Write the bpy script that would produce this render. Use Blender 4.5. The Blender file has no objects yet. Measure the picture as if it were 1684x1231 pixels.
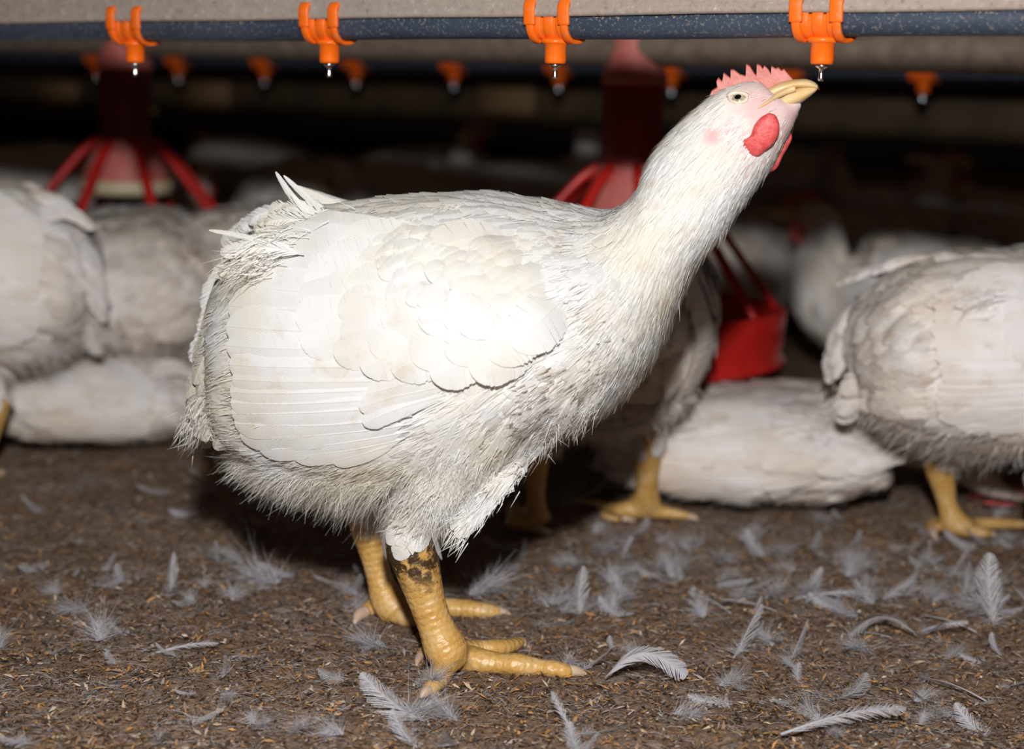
import bpy, math, random
import numpy as np
from mathutils import Vector, Matrix
from mathutils.bvhtree import BVHTree
from mathutils.kdtree import KDTree

random.seed(7)
rng = np.random.default_rng(7)
scene = bpy.context.scene
COL = scene.collection

# ------------------------------------------------------------------ camera
FPX, CX, CY = 3000.0, 842.0, 615.5
H_CAM = 0.412
PITCH = math.atan((615.5 - 124.6) / FPX)
ROLL = math.radians(1.47)
F_ = Vector((0, math.cos(PITCH), -math.sin(PITCH)))
R0 = Vector((1, 0, 0))
U0 = Vector((0, math.sin(PITCH), math.cos(PITCH)))
R_ = R0 * math.cos(ROLL) + U0 * math.sin(ROLL)
U_ = U0 * math.cos(ROLL) - R0 * math.sin(ROLL)
CAM = Vector((0, 0, H_CAM))
cd = bpy.data.cameras.new('camera')
cam = bpy.data.objects.new('camera', cd)
COL.objects.link(cam)
m = Matrix.Identity(4)
for i in range(3):
    m[i][0], m[i][1], m[i][2], m[i][3] = R_[i], U_[i], -F_[i], CAM[i]
cam.matrix_world = m
cd.sensor_width = 36.0
cd.lens = FPX / 1684 * 36.0
cd.clip_start = 0.02
cd.dof.use_dof = True
cd.dof.focus_distance = 1.235
cd.dof.aperture_fstop = 4.2
scene.camera = cam
scene.view_settings.view_transform = 'Standard'
scene.view_settings.look = 'None'
scene.view_settings.gamma = 1.0
scene.view_settings.use_curve_mapping = False
scene.view_settings.exposure = 0.0

# ------------------------------------------------------------------ world: faint warm house light
w = bpy.data.worlds.new('world')
scene.world = w
w.use_nodes = True
w.node_tree.nodes['Background'].inputs[0].default_value = (1.0, 0.62, 0.42, 1)
w.node_tree.nodes['Background'].inputs[1].default_value = 0.014

# ------------------------------------------------------------------ the flash above the lens
ld = bpy.data.lights.new('flash', 'AREA')
ld.shape = 'DISK'
ld.size = 0.055
ld.energy = 25.5
ld.color = (1.0, 0.99, 0.985)
lo = bpy.data.objects.new('flash', ld)
lo.location = (-0.01, -0.06, H_CAM + 0.27)
lo.rotation_euler = (Vector((0.03, 1.6, 0.22)) - lo.location).to_track_quat('-Z', 'Y').to_euler()
COL.objects.link(lo)

# ------------------------------------------------------------------ pixel helpers (image frame 1684 x 1231)
def ray(px, py):
    return F_ * FPX + R_ * (px - CX) - U_ * (py - CY)
def pt(px, py, Y):
    d = ray(px, py)
    return CAM + d * (Y / d.y)
def onz(px, py, z=0.0):
    d = ray(px, py)
    return CAM + d * ((z - H_CAM) / d.z)

# ------------------------------------------------------------------ materials
def mat(name):
    mm = bpy.data.materials.new(name)
    mm.use_nodes = True
    nt = mm.node_tree
    b = nt.nodes['Principled BSDF']
    return mm, nt, b
def N(nt, typ, **kw):
    n = nt.nodes.new(typ)
    for k, v in kw.items():
        setattr(n, k, v)
    return n
def L(nt, a, b):
    nt.links.new(a, b)
def noise(nt, scale, detail=4, rough=0.6, coord='Object', dist=0.0):
    tc = N(nt, 'ShaderNodeTexCoord')
    n = N(nt, 'ShaderNodeTexNoise')
    n.inputs['Scale'].default_value = scale
    n.inputs['Detail'].default_value = detail
    n.inputs['Roughness'].default_value = rough
    n.inputs['Distortion'].default_value = dist
    L(nt, tc.outputs[coord], n.inputs['Vector'])
    return n
def ramp(nt, src, stops):
    r = N(nt, 'ShaderNodeValToRGB')
    els = r.color_ramp.elements
    while len(els) < len(stops):
        els.new(0.5)
    for e, (p, c) in zip(els, stops):
        e.position = p
        e.color = (c[0], c[1], c[2], 1) if hasattr(c, '__len__') else (c, c, c, 1)
    L(nt, src, r.inputs[0])
    return r
def mix(nt, fac, a, b, blend='MIX'):
    mx = N(nt, 'ShaderNodeMix', data_type='RGBA', blend_type=blend)
    for sock, v in ((mx.inputs[0], fac), (mx.inputs[6], a), (mx.inputs[7], b)):
        if hasattr(v, 'is_output'):
            L(nt, v, sock)
        elif isinstance(v, (int, float)):
            sock.default_value = v
        else:
            sock.default_value = (v[0], v[1], v[2], 1)
    return mx.outputs[2]
def math_(nt, op, a, b=0.0):
    mn = N(nt, 'ShaderNodeMath', operation=op)
    for sock, v in ((mn.inputs[0], a), (mn.inputs[1], b)):
        if hasattr(v, 'is_output'):
            L(nt, v, sock)
        else:
            sock.default_value = v
    return mn.outputs[0]
def bump(nt, b, h, strength=0.3, dist=0.002):
    bn = N(nt, 'ShaderNodeBump')
    bn.inputs['Strength'].default_value = strength
    bn.inputs['Distance'].default_value = dist
    L(nt, h, bn.inputs['Height'])
    L(nt, bn.outputs[0], b.inputs['Normal'])
def attr(nt, name):
    a = N(nt, 'ShaderNodeAttribute')
    a.attribute_name = name
    return a

def feather_material(name, white, cream, stain, transl=0.22, stain_amt=0.5):
    # fcol: r = along the feather, g = side, b = random tint, a = dirt
    mm, nt, b = mat(name)
    a = attr(nt, 'fcol')
    sep = N(nt, 'ShaderNodeSeparateColor')
    L(nt, a.outputs['Color'], sep.inputs[0])
    n1 = noise(nt, 14, 3, 0.6)
    f1 = ramp(nt, n1.outputs[0], [(0.42, 0.0), (0.66, 1.0)])
    c = mix(nt, f1.outputs[0], white, cream)
    tint = math_(nt, 'MULTIPLY', sep.outputs[2], 0.25)
    c = mix(nt, tint, c, tuple(v * 0.86 for v in cream))
    n2 = noise(nt, 42, 5, 0.65)
    f2 = ramp(nt, n2.outputs[0], [(0.56, 0.0), (0.74, 1.0)])
    c = mix(nt, math_(nt, 'MULTIPLY', f2.outputs[0], stain_amt), c, stain)
    c = mix(nt, a.outputs['Alpha'], c, (0.17, 0.105, 0.06))
    L(nt, c, b.inputs['Base Color'])
    b.inputs['Roughness'].default_value = 0.55
    b.inputs['Specular IOR Level'].default_value = 0.35
    # barb lines
    w_ = math_(nt, 'SINE', math_(nt, 'ADD', math_(nt, 'MULTIPLY', sep.outputs[0], 170.0), math_(nt, 'MULTIPLY', sep.outputs[1], -60.0)))
    bump(nt, b, w_, 0.25, 0.0006)
    tr = N(nt, 'ShaderNodeBsdfTranslucent')
    L(nt, c, tr.inputs[0])
    ms = N(nt, 'ShaderNodeMixShader')
    ms.inputs[0].default_value = transl
    L(nt, b.outputs[0], ms.inputs[1])
    L(nt, tr.outputs[0], ms.inputs[2])
    L(nt, ms.outputs[0], nt.nodes['Material Output'].inputs[0])
    return mm
M_FEA = feather_material('white feather', (0.85, 0.84, 0.84), (0.81, 0.77, 0.66), (0.60, 0.47, 0.25), 0.2, 0.42)
M_FEB = feather_material('soiled white feather', (0.90, 0.86, 0.84), (0.82, 0.72, 0.62), (0.52, 0.38, 0.24), 0.08, 0.55)
M_LOOSE = feather_material('loose feather', (0.60, 0.58, 0.61), (0.50, 0.46, 0.44), (0.30, 0.22, 0.14), 0.3, 0.35)

def body_material(name, white, pink):
    # rmask: r = leg (yellow scale), g = bare pink skin, b = distance along the limb, a = dirt
    mm, nt, b = mat(name)
    a = attr(nt, 'rmask')
    sep = N(nt, 'ShaderNodeSeparateColor')
    L(nt, a.outputs['Color'], sep.inputs[0])
    n1 = noise(nt, 30, 4)
    fw = ramp(nt, n1.outputs[0], [(0.35, 0.0), (0.7, 1.0)])
    cw = mix(nt, fw.outputs[0], white, tuple(v * k for v, k in zip(white, (0.95, 0.9, 0.8))))
    cw = mix(nt, sep.outputs[1], cw, pink)
    n2 = noise(nt, 60, 4, 0.6)
    fy = ramp(nt, n2.outputs[0], [(0.3, (0.52, 0.27, 0.06)), (0.52, (0.60, 0.36, 0.11)), (0.72, (0.66, 0.44, 0.22))])
    ring = math_(nt, 'SINE', math_(nt, 'MULTIPLY', sep.outputs[2], 1250.0))
    groove = ramp(nt, math_(nt, 'MULTIPLY', math_(nt, 'ADD', ring, 1.0), 0.5), [(0.0, 1.0), (0.22, 0.0)])
    n4 = noise(nt, 45, 2)
    gm = ramp(nt, n4.outputs[0], [(0.48, 0.0), (0.64, 0.4)])
    yel = mix(nt, math_(nt, 'MULTIPLY', groove.outputs[0], gm.outputs[0]), fy.outputs[0], (0.2, 0.1, 0.04))
    n3 = noise(nt, 95, 6, 0.7)
    fd = ramp(nt, math_(nt, 'ADD', n3.outputs[0], math_(nt, 'MULTIPLY', a.outputs['Alpha'], 0.34)), [(0.74, 0.0), (0.84, 1.0)])
    yel = mix(nt, math_(nt, 'MULTIPLY', fd.outputs[0], a.outputs['Alpha']), yel, (0.055, 0.03, 0.012))
    c = mix(nt, sep.outputs[0], cw, yel)
    L(nt, c, b.inputs['Base Color'])
    rr = math_(nt, 'SUBTRACT', 0.75, math_(nt, 'MULTIPLY', sep.outputs[0], 0.36))
    L(nt, rr, b.inputs['Roughness'])
    vo = N(nt, 'ShaderNodeTexVoronoi')
    vo.inputs['Scale'].default_value = 260
    tc = N(nt, 'ShaderNodeTexCoord')
    L(nt, tc.outputs['Object'], vo.inputs['Vector'])
    hh = math_(nt, 'MULTIPLY', math_(nt, 'ADD', math_(nt, 'MULTIPLY', ring, 0.22), vo.outputs['Distance']), sep.outputs[0])
    hh = math_(nt, 'ADD', hh, math_(nt, 'MULTIPLY', n3.outputs[0], 0.8))
    bump(nt, b, hh, 0.5, 0.0012)
    b.inputs['Subsurface Weight'].default_value = 0.08
    b.inputs['Subsurface Radius'].default_value = (0.008, 0.004, 0.002)
    b.inputs['Subsurface Scale'].default_value = 0.5
    return mm
M_BODY = body_material('hen body', (0.82, 0.79, 0.75), (0.70, 0.35, 0.36))
M_BODB = body_material('soiled hen body', (0.85, 0.80, 0.77), (0.66, 0.30, 0.27))

def simple(name, c0, c1, scale, rough, bs=0.3, bd=0.001, spec=0.5, metal=0.0, sss=0.0, lo_=0.35, hi_=0.68, detail=5):
    mm, nt, b = mat(name)
    n = noise(nt, scale, detail, 0.6)
    r = ramp(nt, n.outputs[0], [(lo_, c0), (hi_, c1)])
    L(nt, r.outputs[0], b.inputs['Base Color'])
    b.inputs['Roughness'].default_value = rough
    b.inputs['Specular IOR Level'].default_value = spec
    b.inputs['Metallic'].default_value = metal
    if sss:
        b.inputs['Subsurface Weight'].default_value = sss
        b.inputs['Subsurface Radius'].default_value = (0.01, 0.003, 0.002)
        b.inputs['Subsurface Scale'].default_value = 0.4
    if bs:
        bump(nt, b, n.outputs[0], bs, bd)
    return mm
M_COMB = simple('comb flesh', (0.46, 0.10, 0.075), (0.56, 0.19, 0.145), 120, 0.5, 0.4, 0.0015, 0.5, 0, 0.15)
M_WAT = simple('wattle flesh', (0.60, 0.055, 0.06), (0.70, 0.13, 0.12), 300, 0.45, 0.6, 0.0012, 0.5, 0, 0.15)
M_BEAK = simple('beak horn', (0.66, 0.42, 0.17), (0.74, 0.58, 0.34), 70, 0.32, 0.15, 0.0006, 0.5, 0, 0.1)
M_CLAW = simple('claw horn', (0.50, 0.34, 0.22), (0.62, 0.46, 0.36), 90, 0.4, 0.2, 0.0005)
M_LID = simple('eyelid skin', (0.70, 0.56, 0.44), (0.76, 0.66, 0.57), 200, 0.6, 0.3, 0.0005)
M_IRIS = simple('iris', (0.30, 0.24, 0.16), (0.42, 0.36, 0.26), 600, 0.15, 0)
M_PUPIL = simple('pupil', (0.004, 0.004, 0.004), (0.008, 0.008, 0.008), 50, 0.05, 0)
M_ORANGE = simple('orange plastic', (0.86, 0.13, 0.004), (0.95, 0.19, 0.008), 40, 0.35, 0.05, 0.0004)
def dusty_orange():
    mm, nt, b = mat('dusty orange plastic')
    n = noise(nt, 130, 6, 0.7)
    f = ramp(nt, n.outputs[0], [(0.56, 0.0), (0.68, 1.0)])
    c = mix(nt, f.outputs[0], (0.84, 0.14, 0.006), (0.40, 0.24, 0.15))
    L(nt, c, b.inputs['Base Color'])
    b.inputs['Roughness'].default_value = 0.45
    bump(nt, b, n.outputs[0], 0.3, 0.0008)
    return mm
M_ORDUST = dusty_orange()
M_STEEL = simple('steel pin', (0.62, 0.63, 0.66), (0.78, 0.78, 0.8), 200, 0.22, 0, 0, 0.5, 1.0)
M_DSTEEL = simple('dull steel', (0.30, 0.30, 0.31), (0.5, 0.5, 0.5), 200, 0.4, 0, 0, 0.5, 1.0)
def pipe_mat():
    mm, nt, b = mat('blue grey pipe')
    n = noise(nt, 9, 6, 0.7)
    n2 = noise(nt, 420, 3, 0.7)
    base = ramp(nt, n.outputs[0], [(0.35, (0.020, 0.032, 0.055)), (0.7, (0.045, 0.060, 0.088))])
    f = ramp(nt, n2.outputs[0], [(0.55, 0.0), (0.66, 1.0)])
    ge = N(nt, 'ShaderNodeNewGeometry')
    sx = N(nt, 'ShaderNodeSeparateXYZ')
    L(nt, ge.outputs['Normal'], sx.inputs[0])
    upf = ramp(nt, sx.outputs[2], [(0.0, 0.35), (0.7, 1.0)])
    dust = math_(nt, 'MULTIPLY', f.outputs[0], upf.outputs[0])
    c = mix(nt, math_(nt, 'MULTIPLY', dust, 0.75), base.outputs[0], (0.45, 0.38, 0.30))
    L(nt, c, b.inputs['Base Color'])
    b.inputs['Roughness'].default_value = 0.5
    bump(nt, b, n2.outputs[0], 0.3, 0.0008)
    return mm
M_PIPE = pipe_mat()
def beam_mat():
    mm, nt, b = mat('dusty tan rail')
    n = noise(nt, 150, 8, 0.8)
    n2 = noise(nt, 8, 4, 0.6)
    base = ramp(nt, n2.outputs[0], [(0.3, (0.23, 0.15, 0.115)), (0.7, (0.33, 0.235, 0.19))])
    f = ramp(nt, n.outputs[0], [(0.30, 0.0), (0.45, 0.42), (0.58, 0.50), (0.66, 1.0)])
    c = mix(nt, f.outputs[0], (0.10, 0.07, 0.05), (0.72, 0.64, 0.56))
    c = mix(nt, 0.7, base.outputs[0], c)
    L(nt, c, b.inputs['Base Color'])
    b.inputs['Roughness'].default_value = 0.9
    bump(nt, b, n.outputs[0], 0.7, 0.0015)
    return mm
M_BEAM = beam_mat()
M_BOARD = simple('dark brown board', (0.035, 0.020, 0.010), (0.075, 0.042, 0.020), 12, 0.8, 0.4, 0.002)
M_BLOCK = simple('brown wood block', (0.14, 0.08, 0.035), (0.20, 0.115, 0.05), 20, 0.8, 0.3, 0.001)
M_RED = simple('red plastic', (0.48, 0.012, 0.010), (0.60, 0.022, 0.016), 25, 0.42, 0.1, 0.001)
M_PINKRED = simple('flash-lit red plastic', (0.50, 0.10, 0.085), (0.58, 0.20, 0.17), 40, 0.6, 0.2, 0.001)  # red paled to pink: the flash-lit look is put into the colour
M_TUBE = simple('shaded red tube', (0.20, 0.012, 0.014), (0.28, 0.025, 0.024), 30, 0.45, 0.1, 0.001)  # same red darkened: the rail's shadow on the tube is put into the colour
M_CREAM = simple('cream plastic', (0.58, 0.48, 0.30), (0.66, 0.56, 0.38), 30, 0.5, 0.1, 0.001)
M_GALV = simple('galvanised tube', (0.14, 0.13, 0.12), (0.26, 0.24, 0.22), 30, 0.5, 0.2, 0.001, 0.5, 0.6)
M_AUGER = simple('dusty dimmed metal tube', (0.13, 0.095, 0.07), (0.21, 0.16, 0.125), 60, 0.8, 0.3, 0.001)  # tan metal darkened: the dim light back there is put into the colour
M_WHITEP = simple('white plastic', (0.76, 0.74, 0.72), (0.84, 0.83, 0.82), 30, 0.5, 0.1, 0.001)
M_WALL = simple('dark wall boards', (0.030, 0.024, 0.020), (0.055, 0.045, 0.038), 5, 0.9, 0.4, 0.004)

def floor_mat():
    mm, nt, b = mat('poultry litter')
    n1 = noise(nt, 7, 5, 0.65)
    n2 = noise(nt, 190, 6, 0.75, dist=0.6)
    n3 = noise(nt, 46, 5, 0.7, dist=0.4)
    base = ramp(nt, n1.outputs[0], [(0.3, (0.19, 0.115, 0.068)), (0.55, (0.26, 0.165, 0.105)), (0.75, (0.33, 0.25, 0.19))])
    fine = ramp(nt, n2.outputs[0], [(0.34, (0.03, 0.018, 0.012)), (0.45, (0.18, 0.11, 0.068)), (0.56, (0.34, 0.21, 0.12)), (0.66, (0.56, 0.42, 0.30))])
    c = mix(nt, 0.72, base.outputs[0], fine.outputs[0])
    g = ramp(nt, n3.outputs[0], [(0.52, 0.0), (0.70, 0.55)])
    c = mix(nt, g.outputs[0], c, (0.36, 0.32, 0.29))
    L(nt, c, b.inputs['Base Color'])
    b.inputs['Roughness'].default_value = 0.9
    hh = math_(nt, 'ADD', n2.outputs[0], n3.outputs[0])
    bump(nt, b, hh, 0.9, 0.004)
    return mm
M_FLOOR = floor_mat()
def chip_mat():
    mm, nt, b = mat('litter flakes')
    a = attr(nt, 'fcol')
    L(nt, a.outputs['Color'], b.inputs['Base Color'])
    b.inputs['Roughness'].default_value = 0.75
    return mm
M_CHIP = chip_mat()

# ------------------------------------------------------------------ mesh helpers
class MB:
    """collects vertices, faces and one colour attribute for ONE mesh"""
    def __init__(s):
        s.v, s.f3, s.f4, s.c, s.n = [], [], [], [], 0
        s.mi3, s.mi4 = [], []
    def add(s, v, f, c=None, mi=0):
        v = np.asarray(v, dtype=np.float32).reshape(-1, 3)
        f = np.asarray(f, dtype=np.int32)
        if c is None:
            c = np.zeros((len(v), 4), np.float32)
        c = np.asarray(c, dtype=np.float32)
        if c.ndim == 1:
            c = np.tile(c, (len(v), 1))
        s.v.append(v); s.c.append(c)
        if len(f):
            if f.shape[1] == 3:
                s.f3.append(f + s.n); s.mi3.append(np.full(len(f), mi, np.int32))
            else:
                s.f4.append(f + s.n); s.mi4.append(np.full(len(f), mi, np.int32))
        s.n += len(v)
    def arrays(s):
        return np.concatenate(s.v), (np.concatenate(s.f3) if s.f3 else np.zeros((0, 3), np.int32)), (np.concatenate(s.f4) if s.f4 else np.zeros((0, 4), np.int32)), np.concatenate(s.c)
    def mesh(s, name, attr_name='fcol', smooth=True):
        v, f3, f4, c = s.arrays()
        me = bpy.data.meshes.new(name)
        me.vertices.add(len(v))
        me.vertices.foreach_set('co', v.ravel())
        nl = f3.size + f4.size
        me.loops.add(nl)
        me.loops.foreach_set('vertex_index', np.concatenate([f3.ravel(), f4.ravel()]).astype(np.int32))
        me.polygons.add(len(f3) + len(f4))
        st = np.concatenate([np.arange(len(f3)) * 3, len(f3) * 3 + np.arange(len(f4)) * 4]).astype(np.int32)
        me.polygons.foreach_set('loop_start', st)
        mi = np.concatenate([np.concatenate(s.mi3) if s.mi3 else np.zeros(0, np.int32), np.concatenate(s.mi4) if s.mi4 else np.zeros(0, np.int32)])
        me.polygons.foreach_set('material_index', mi.astype(np.int32))
        me.update(calc_edges=True)
        me.validate()
        if attr_name and len(me.vertices) == len(c):
            a = me.attributes.new(attr_name, 'FLOAT_COLOR', 'POINT')
            a.data.foreach_set('color', c.ravel())
        if smooth:
            me.shade_smooth()
        return me
def link(name, me, mats, parent=None, loc=None):
    o = bpy.data.objects.new(name, me)
    COL.objects.link(o)
    for mm in (mats if isinstance(mats, (list, tuple)) else [mats]):
        me.materials.append(mm)
    if parent:
        o.parent = parent
    if loc is not None:
        o.location = loc
    return o
def tag(o, label, cat=None, group=None, kind=None):
    o['label'] = label
    if cat: o['category'] = cat
    if group: o['group'] = group
    if kind: o['kind'] = kind
    return o
def empty(name, loc, rz=0.0):
    o = bpy.data.objects.new(name, None)
    o.empty_display_size = 0.05
    o.location = loc
    o.rotation_euler = (0, 0, rz)
    COL.objects.link(o)
    return o
def copy_tree(o, parent=None):
    c = o.copy()
    COL.objects.link(c)
    c.parent = parent
    for ch in list(o.children):
        copy_tree(ch, c)
    return c

def rings_to_mesh(mb, rings, closed_caps=True, col=None, mi=0, cyc=True):
    """rings: list of (k,3) arrays with the same k"""
    R = np.asarray(rings, dtype=np.float32)
    n, k = R.shape[:2]
    v = R.reshape(-1, 3)
    i = np.arange(n - 1)[:, None]
    j = np.arange(k if cyc else k - 1)[None, :]
    a = i * k + j
    b_ = i * k + (j + 1) % k
    f = np.stack([a, b_, b_ + k, a + k], -1).reshape(-1, 4)
    base = mb.n
    if closed_caps:
        v = np.concatenate([v, R[0].mean(0)[None], R[-1].mean(0)[None]])
    if col is not None:
        col = np.asarray(col, dtype=np.float32)
        if col.ndim == 2 and len(col) == n:
            col = np.repeat(col, k, 0)
            if closed_caps:
                col = np.concatenate([col, col[:1], col[-1:]])
    mb.add(v, f, col, mi)
    if closed_caps:
        jj = np.arange(k)
        c0, c1 = n * k, n * k + 1
        t0 = np.stack([np.full(k, c0), (jj + 1) % k, jj], -1)
        t1 = np.stack([np.full(k, c1), (n - 1) * k + jj, (n - 1) * k + (jj + 1) % k], -1)
        mb.f3.append(np.concatenate([t0, t1]).astype(np.int32) + base)
        mb.mi3.append(np.full(2 * k, mi, np.int32))
def norm(a):
    a = np.asarray(a, dtype=float)
    return a / np.maximum(np.linalg.norm(a, axis=-1, keepdims=True), 1e-9)
def catmull(P, m):
    """resample control rows P (n,d) to m rows with a Catmull-Rom curve"""
    P = np.asarray(P, dtype=float)
    n = len(P)
    t = np.linspace(0, n - 1, m)
    i = np.minimum(t.astype(int), n - 2)
    u = (t - i)[:, None]
    g = lambda k: P[np.clip(k, 0, n - 1)]
    p0, p1, p2, p3 = g(i - 1), g(i), g(i + 1), g(i + 2)
    return 0.5 * ((2 * p1) + (-p0 + p2) * u + (2 * p0 - 5 * p1 + 4 * p2 - p3) * u ** 2 + (-p0 + 3 * p1 - 3 * p2 + p3) * u ** 3)
def tube_rings(P, rad, k=16, flat=1.0, up=(0, 0, 1)):
    P = np.asarray(P, dtype=float)
    T = norm(np.gradient(P, axis=0))
    U = np.asarray(up, dtype=float)
    S = np.cross(T, U)
    bad = np.linalg.norm(S, axis=1) < 1e-3
    S[bad] = np.cross(T[bad], (0.9, 0.1, 0.4))
    S = norm(S)
    V = np.cross(S, T)
    a = np.arange(k) / k * 2 * math.pi
    rad = np.asarray(rad, dtype=float)
    if rad.ndim == 0:
        rad = np.full(len(P), float(rad))
    return P[:, None, :] + rad[:, None, None] * (np.cos(a)[None, :, None] * S[:, None, :] + np.sin(a)[None, :, None] * V[:, None, :] * flat)
def tube(mb, P, rad, k=16, flat=1.0, up=(0, 0, 1), col=None, mi=0):
    rings_to_mesh(mb, tube_rings(P, rad, k, flat, up), True, col, mi)
def lathe(mb, prof, k=40, c=(0, 0, 0), mi=0, closed=True):
    """prof: list of (r, z)"""
    a = np.arange(k) / k * 2 * math.pi
    rings = [np.stack([c[0] + r * np.cos(a), c[1] + r * np.sin(a), np.full(k, c[2] + z)], -1) for r, z in prof]
    rings_to_mesh(mb, rings, closed, None, mi)
def box(mb, cx, cy, cz, sx, sy, sz, R=None, mi=0, bev=0.0):
    """box with chamfered long edges"""
    b_ = min(bev, sx * .45, sy * .45, sz * .45)
    h = np.array([sx, sy, sz]) / 2
    if b_ <= 0:
        b_ = min(sx, sy, sz) * 0.03
    rings = []
    for x, sh in ((-h[0], b_), (-h[0] + b_, 0), (h[0] - b_, 0), (h[0], b_)):
        y1, z1 = h[1] - sh, h[2] - sh
        yy = [-y1 + b_, y1 - b_, y1, y1, y1 - b_, -y1 + b_, -y1, -y1]
        zz = [-z1, -z1, -z1 + b_, z1 - b_, z1, z1, z1 - b_, -z1 + b_]
        rings.append(np.stack([np.full(8, x), yy, zz], -1))
    rings = np.array(rings)
    if R is not None:
        rings = rings @ np.asarray(R).T
    rings = rings + np.array([cx, cy, cz])
    rings_to_mesh(mb, rings, True, None, mi)
def remesh(mb, voxel, smooth=4):
    me = mb.mesh('tmp', None, False)
    o = bpy.data.objects.new('tmp', me)
    COL.objects.link(o)
    r = o.modifiers.new('r', 'REMESH')
    r.mode = 'VOXEL'
    r.voxel_size = voxel
    if smooth:
        s_ = o.modifiers.new('s', 'SMOOTH')
        s_.iterations = smooth
        s_.factor = 0.5
    dg = bpy.context.evaluated_depsgraph_get()
    me2 = bpy.data.meshes.new_from_object(o.evaluated_get(dg))
    bpy.data.objects.remove(o)
    bpy.data.meshes.remove(me)
    return me2
def coords(me):
    v = np.empty(len(me.vertices) * 3, np.float32)
    me.vertices.foreach_get('co', v)
    return v.reshape(-1, 3)

def vane(mb, P, Nn, wid, nb=12, gap=0.12, droop=0.18, sweep=0.16, fray=0.15, rnd=None, dirt=0.0, dirt_tip=0.0, shaft=0.0, tipr=1.2):
    """one feather: spine P (n,3), surface normals Nn (n,3), half width wid; barbs in two rows"""
    n = len(P)
    Ltot = np.linalg.norm(np.diff(P, axis=0), axis=1).sum()
    T = norm(np.gradient(P, axis=0))
    S = norm(np.cross(T, Nn))
    tt = np.linspace(0, 1, n)
    def at(arr, t):
        return np.stack([np.interp(t, tt, arr[:, k]) for k in range(3)], -1)
    t0 = 0.03 + 0.965 * (1 - (1 - np.linspace(0, 1, nb + 1)) ** 1.5)
    b0, b1 = t0[:-1], t0[1:]
    tip0 = 1 - min(0.5 if tipr < 2 else 0.8, tipr * wid / max(Ltot, 1e-6))
    rr = rng.random() if rnd is None else rnd
    prof = lambda e: np.sqrt(np.clip(1 - (np.maximum(e - tip0, 0) / (1.0001 - tip0)) ** 2, 0, 1)) * (0.30 + 0.70 * np.sin(np.clip(e / (tip0 * .85), 0, 1) * math.pi / 2))
    for sd in (-1, 1):
        jit = 1 - fray * rng.random(nb)
        tm = (b0 + b1) / 2
        sw0, sw1 = b0 + sweep * (1 - b0 ** 3), b1 + sweep * (1 - b1 ** 3)
        sw0, sw1 = np.minimum(sw0, 0.5 + 0.5 * b0), np.minimum(sw1, 0.5 + 0.5 * b1)
        w0, w1 = wid * prof(sw0) * jit, wid * prof(sw1) * jit
        e0 = sw0 + gap * (sw1 - sw0)
        e1 = sw1 - gap * (sw1 - sw0) * 0.5
        A, B = at(P, b0), at(P, b1)
        ex0 = np.maximum(e0 - 1, 0)[:, None] * Ltot * T[-1]
        ex1 = np.maximum(e1 - 1, 0)[:, None] * Ltot * T[-1]
        C = at(P, np.minimum(e1, 1)) + ex1 + sd * at(S, np.minimum(e1, 1)) * w1[:, None] - at(Nn, np.minimum(e1, 1)) * (droop * w1[:, None])
        D = at(P, np.minimum(e0, 1)) + ex0 + sd * at(S, np.minimum(e0, 1)) * w0[:, None] - at(Nn, np.minimum(e0, 1)) * (droop * w0[:, None])
        # mid points keep the vane convex
        Mb = (B + C) / 2 + at(Nn, b1) * (droop * 0.22 * w0[:, None])
        Ma = (A + D) / 2 + at(Nn, b0) * (droop * 0.22 * w0[:, None])
        V = np.concatenate([A, B, Mb, Ma, C, D])
        i = np.arange(nb)
        if sd > 0:
            f = np.concatenate([np.stack([i, i + nb, i + 2 * nb, i + 3 * nb], -1), np.stack([i + 3 * nb, i + 2 * nb, i + 4 * nb, i + 5 * nb], -1)])
        else:
            f = np.concatenate([np.stack([i + 3 * nb, i + 2 * nb, i + nb, i], -1), np.stack([i + 5 * nb, i + 4 * nb, i + 2 * nb, i + 3 * nb], -1)])
        c = np.zeros((6 * nb, 4), np.float32)
        c[:, 0] = np.concatenate([b0, b1, b1, b0, b1, b0])
        c[:, 1] = np.concatenate([np.zeros(2 * nb), np.full(2 * nb, .5), np.ones(2 * nb)])
        c[:, 2] = rr
        c[:, 3] = dirt + dirt_tip * c[:, 0] ** 3
        mb.add(V, f, c)
    if shaft:
        rad = shaft * (1.05 - tt)
        rg = tube_rings(P + Nn * shaft * 0.3, rad, 5)
        rings_to_mesh(mb, rg, True, np.array([0, 0, rr * .3, dirt], np.float32))
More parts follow.
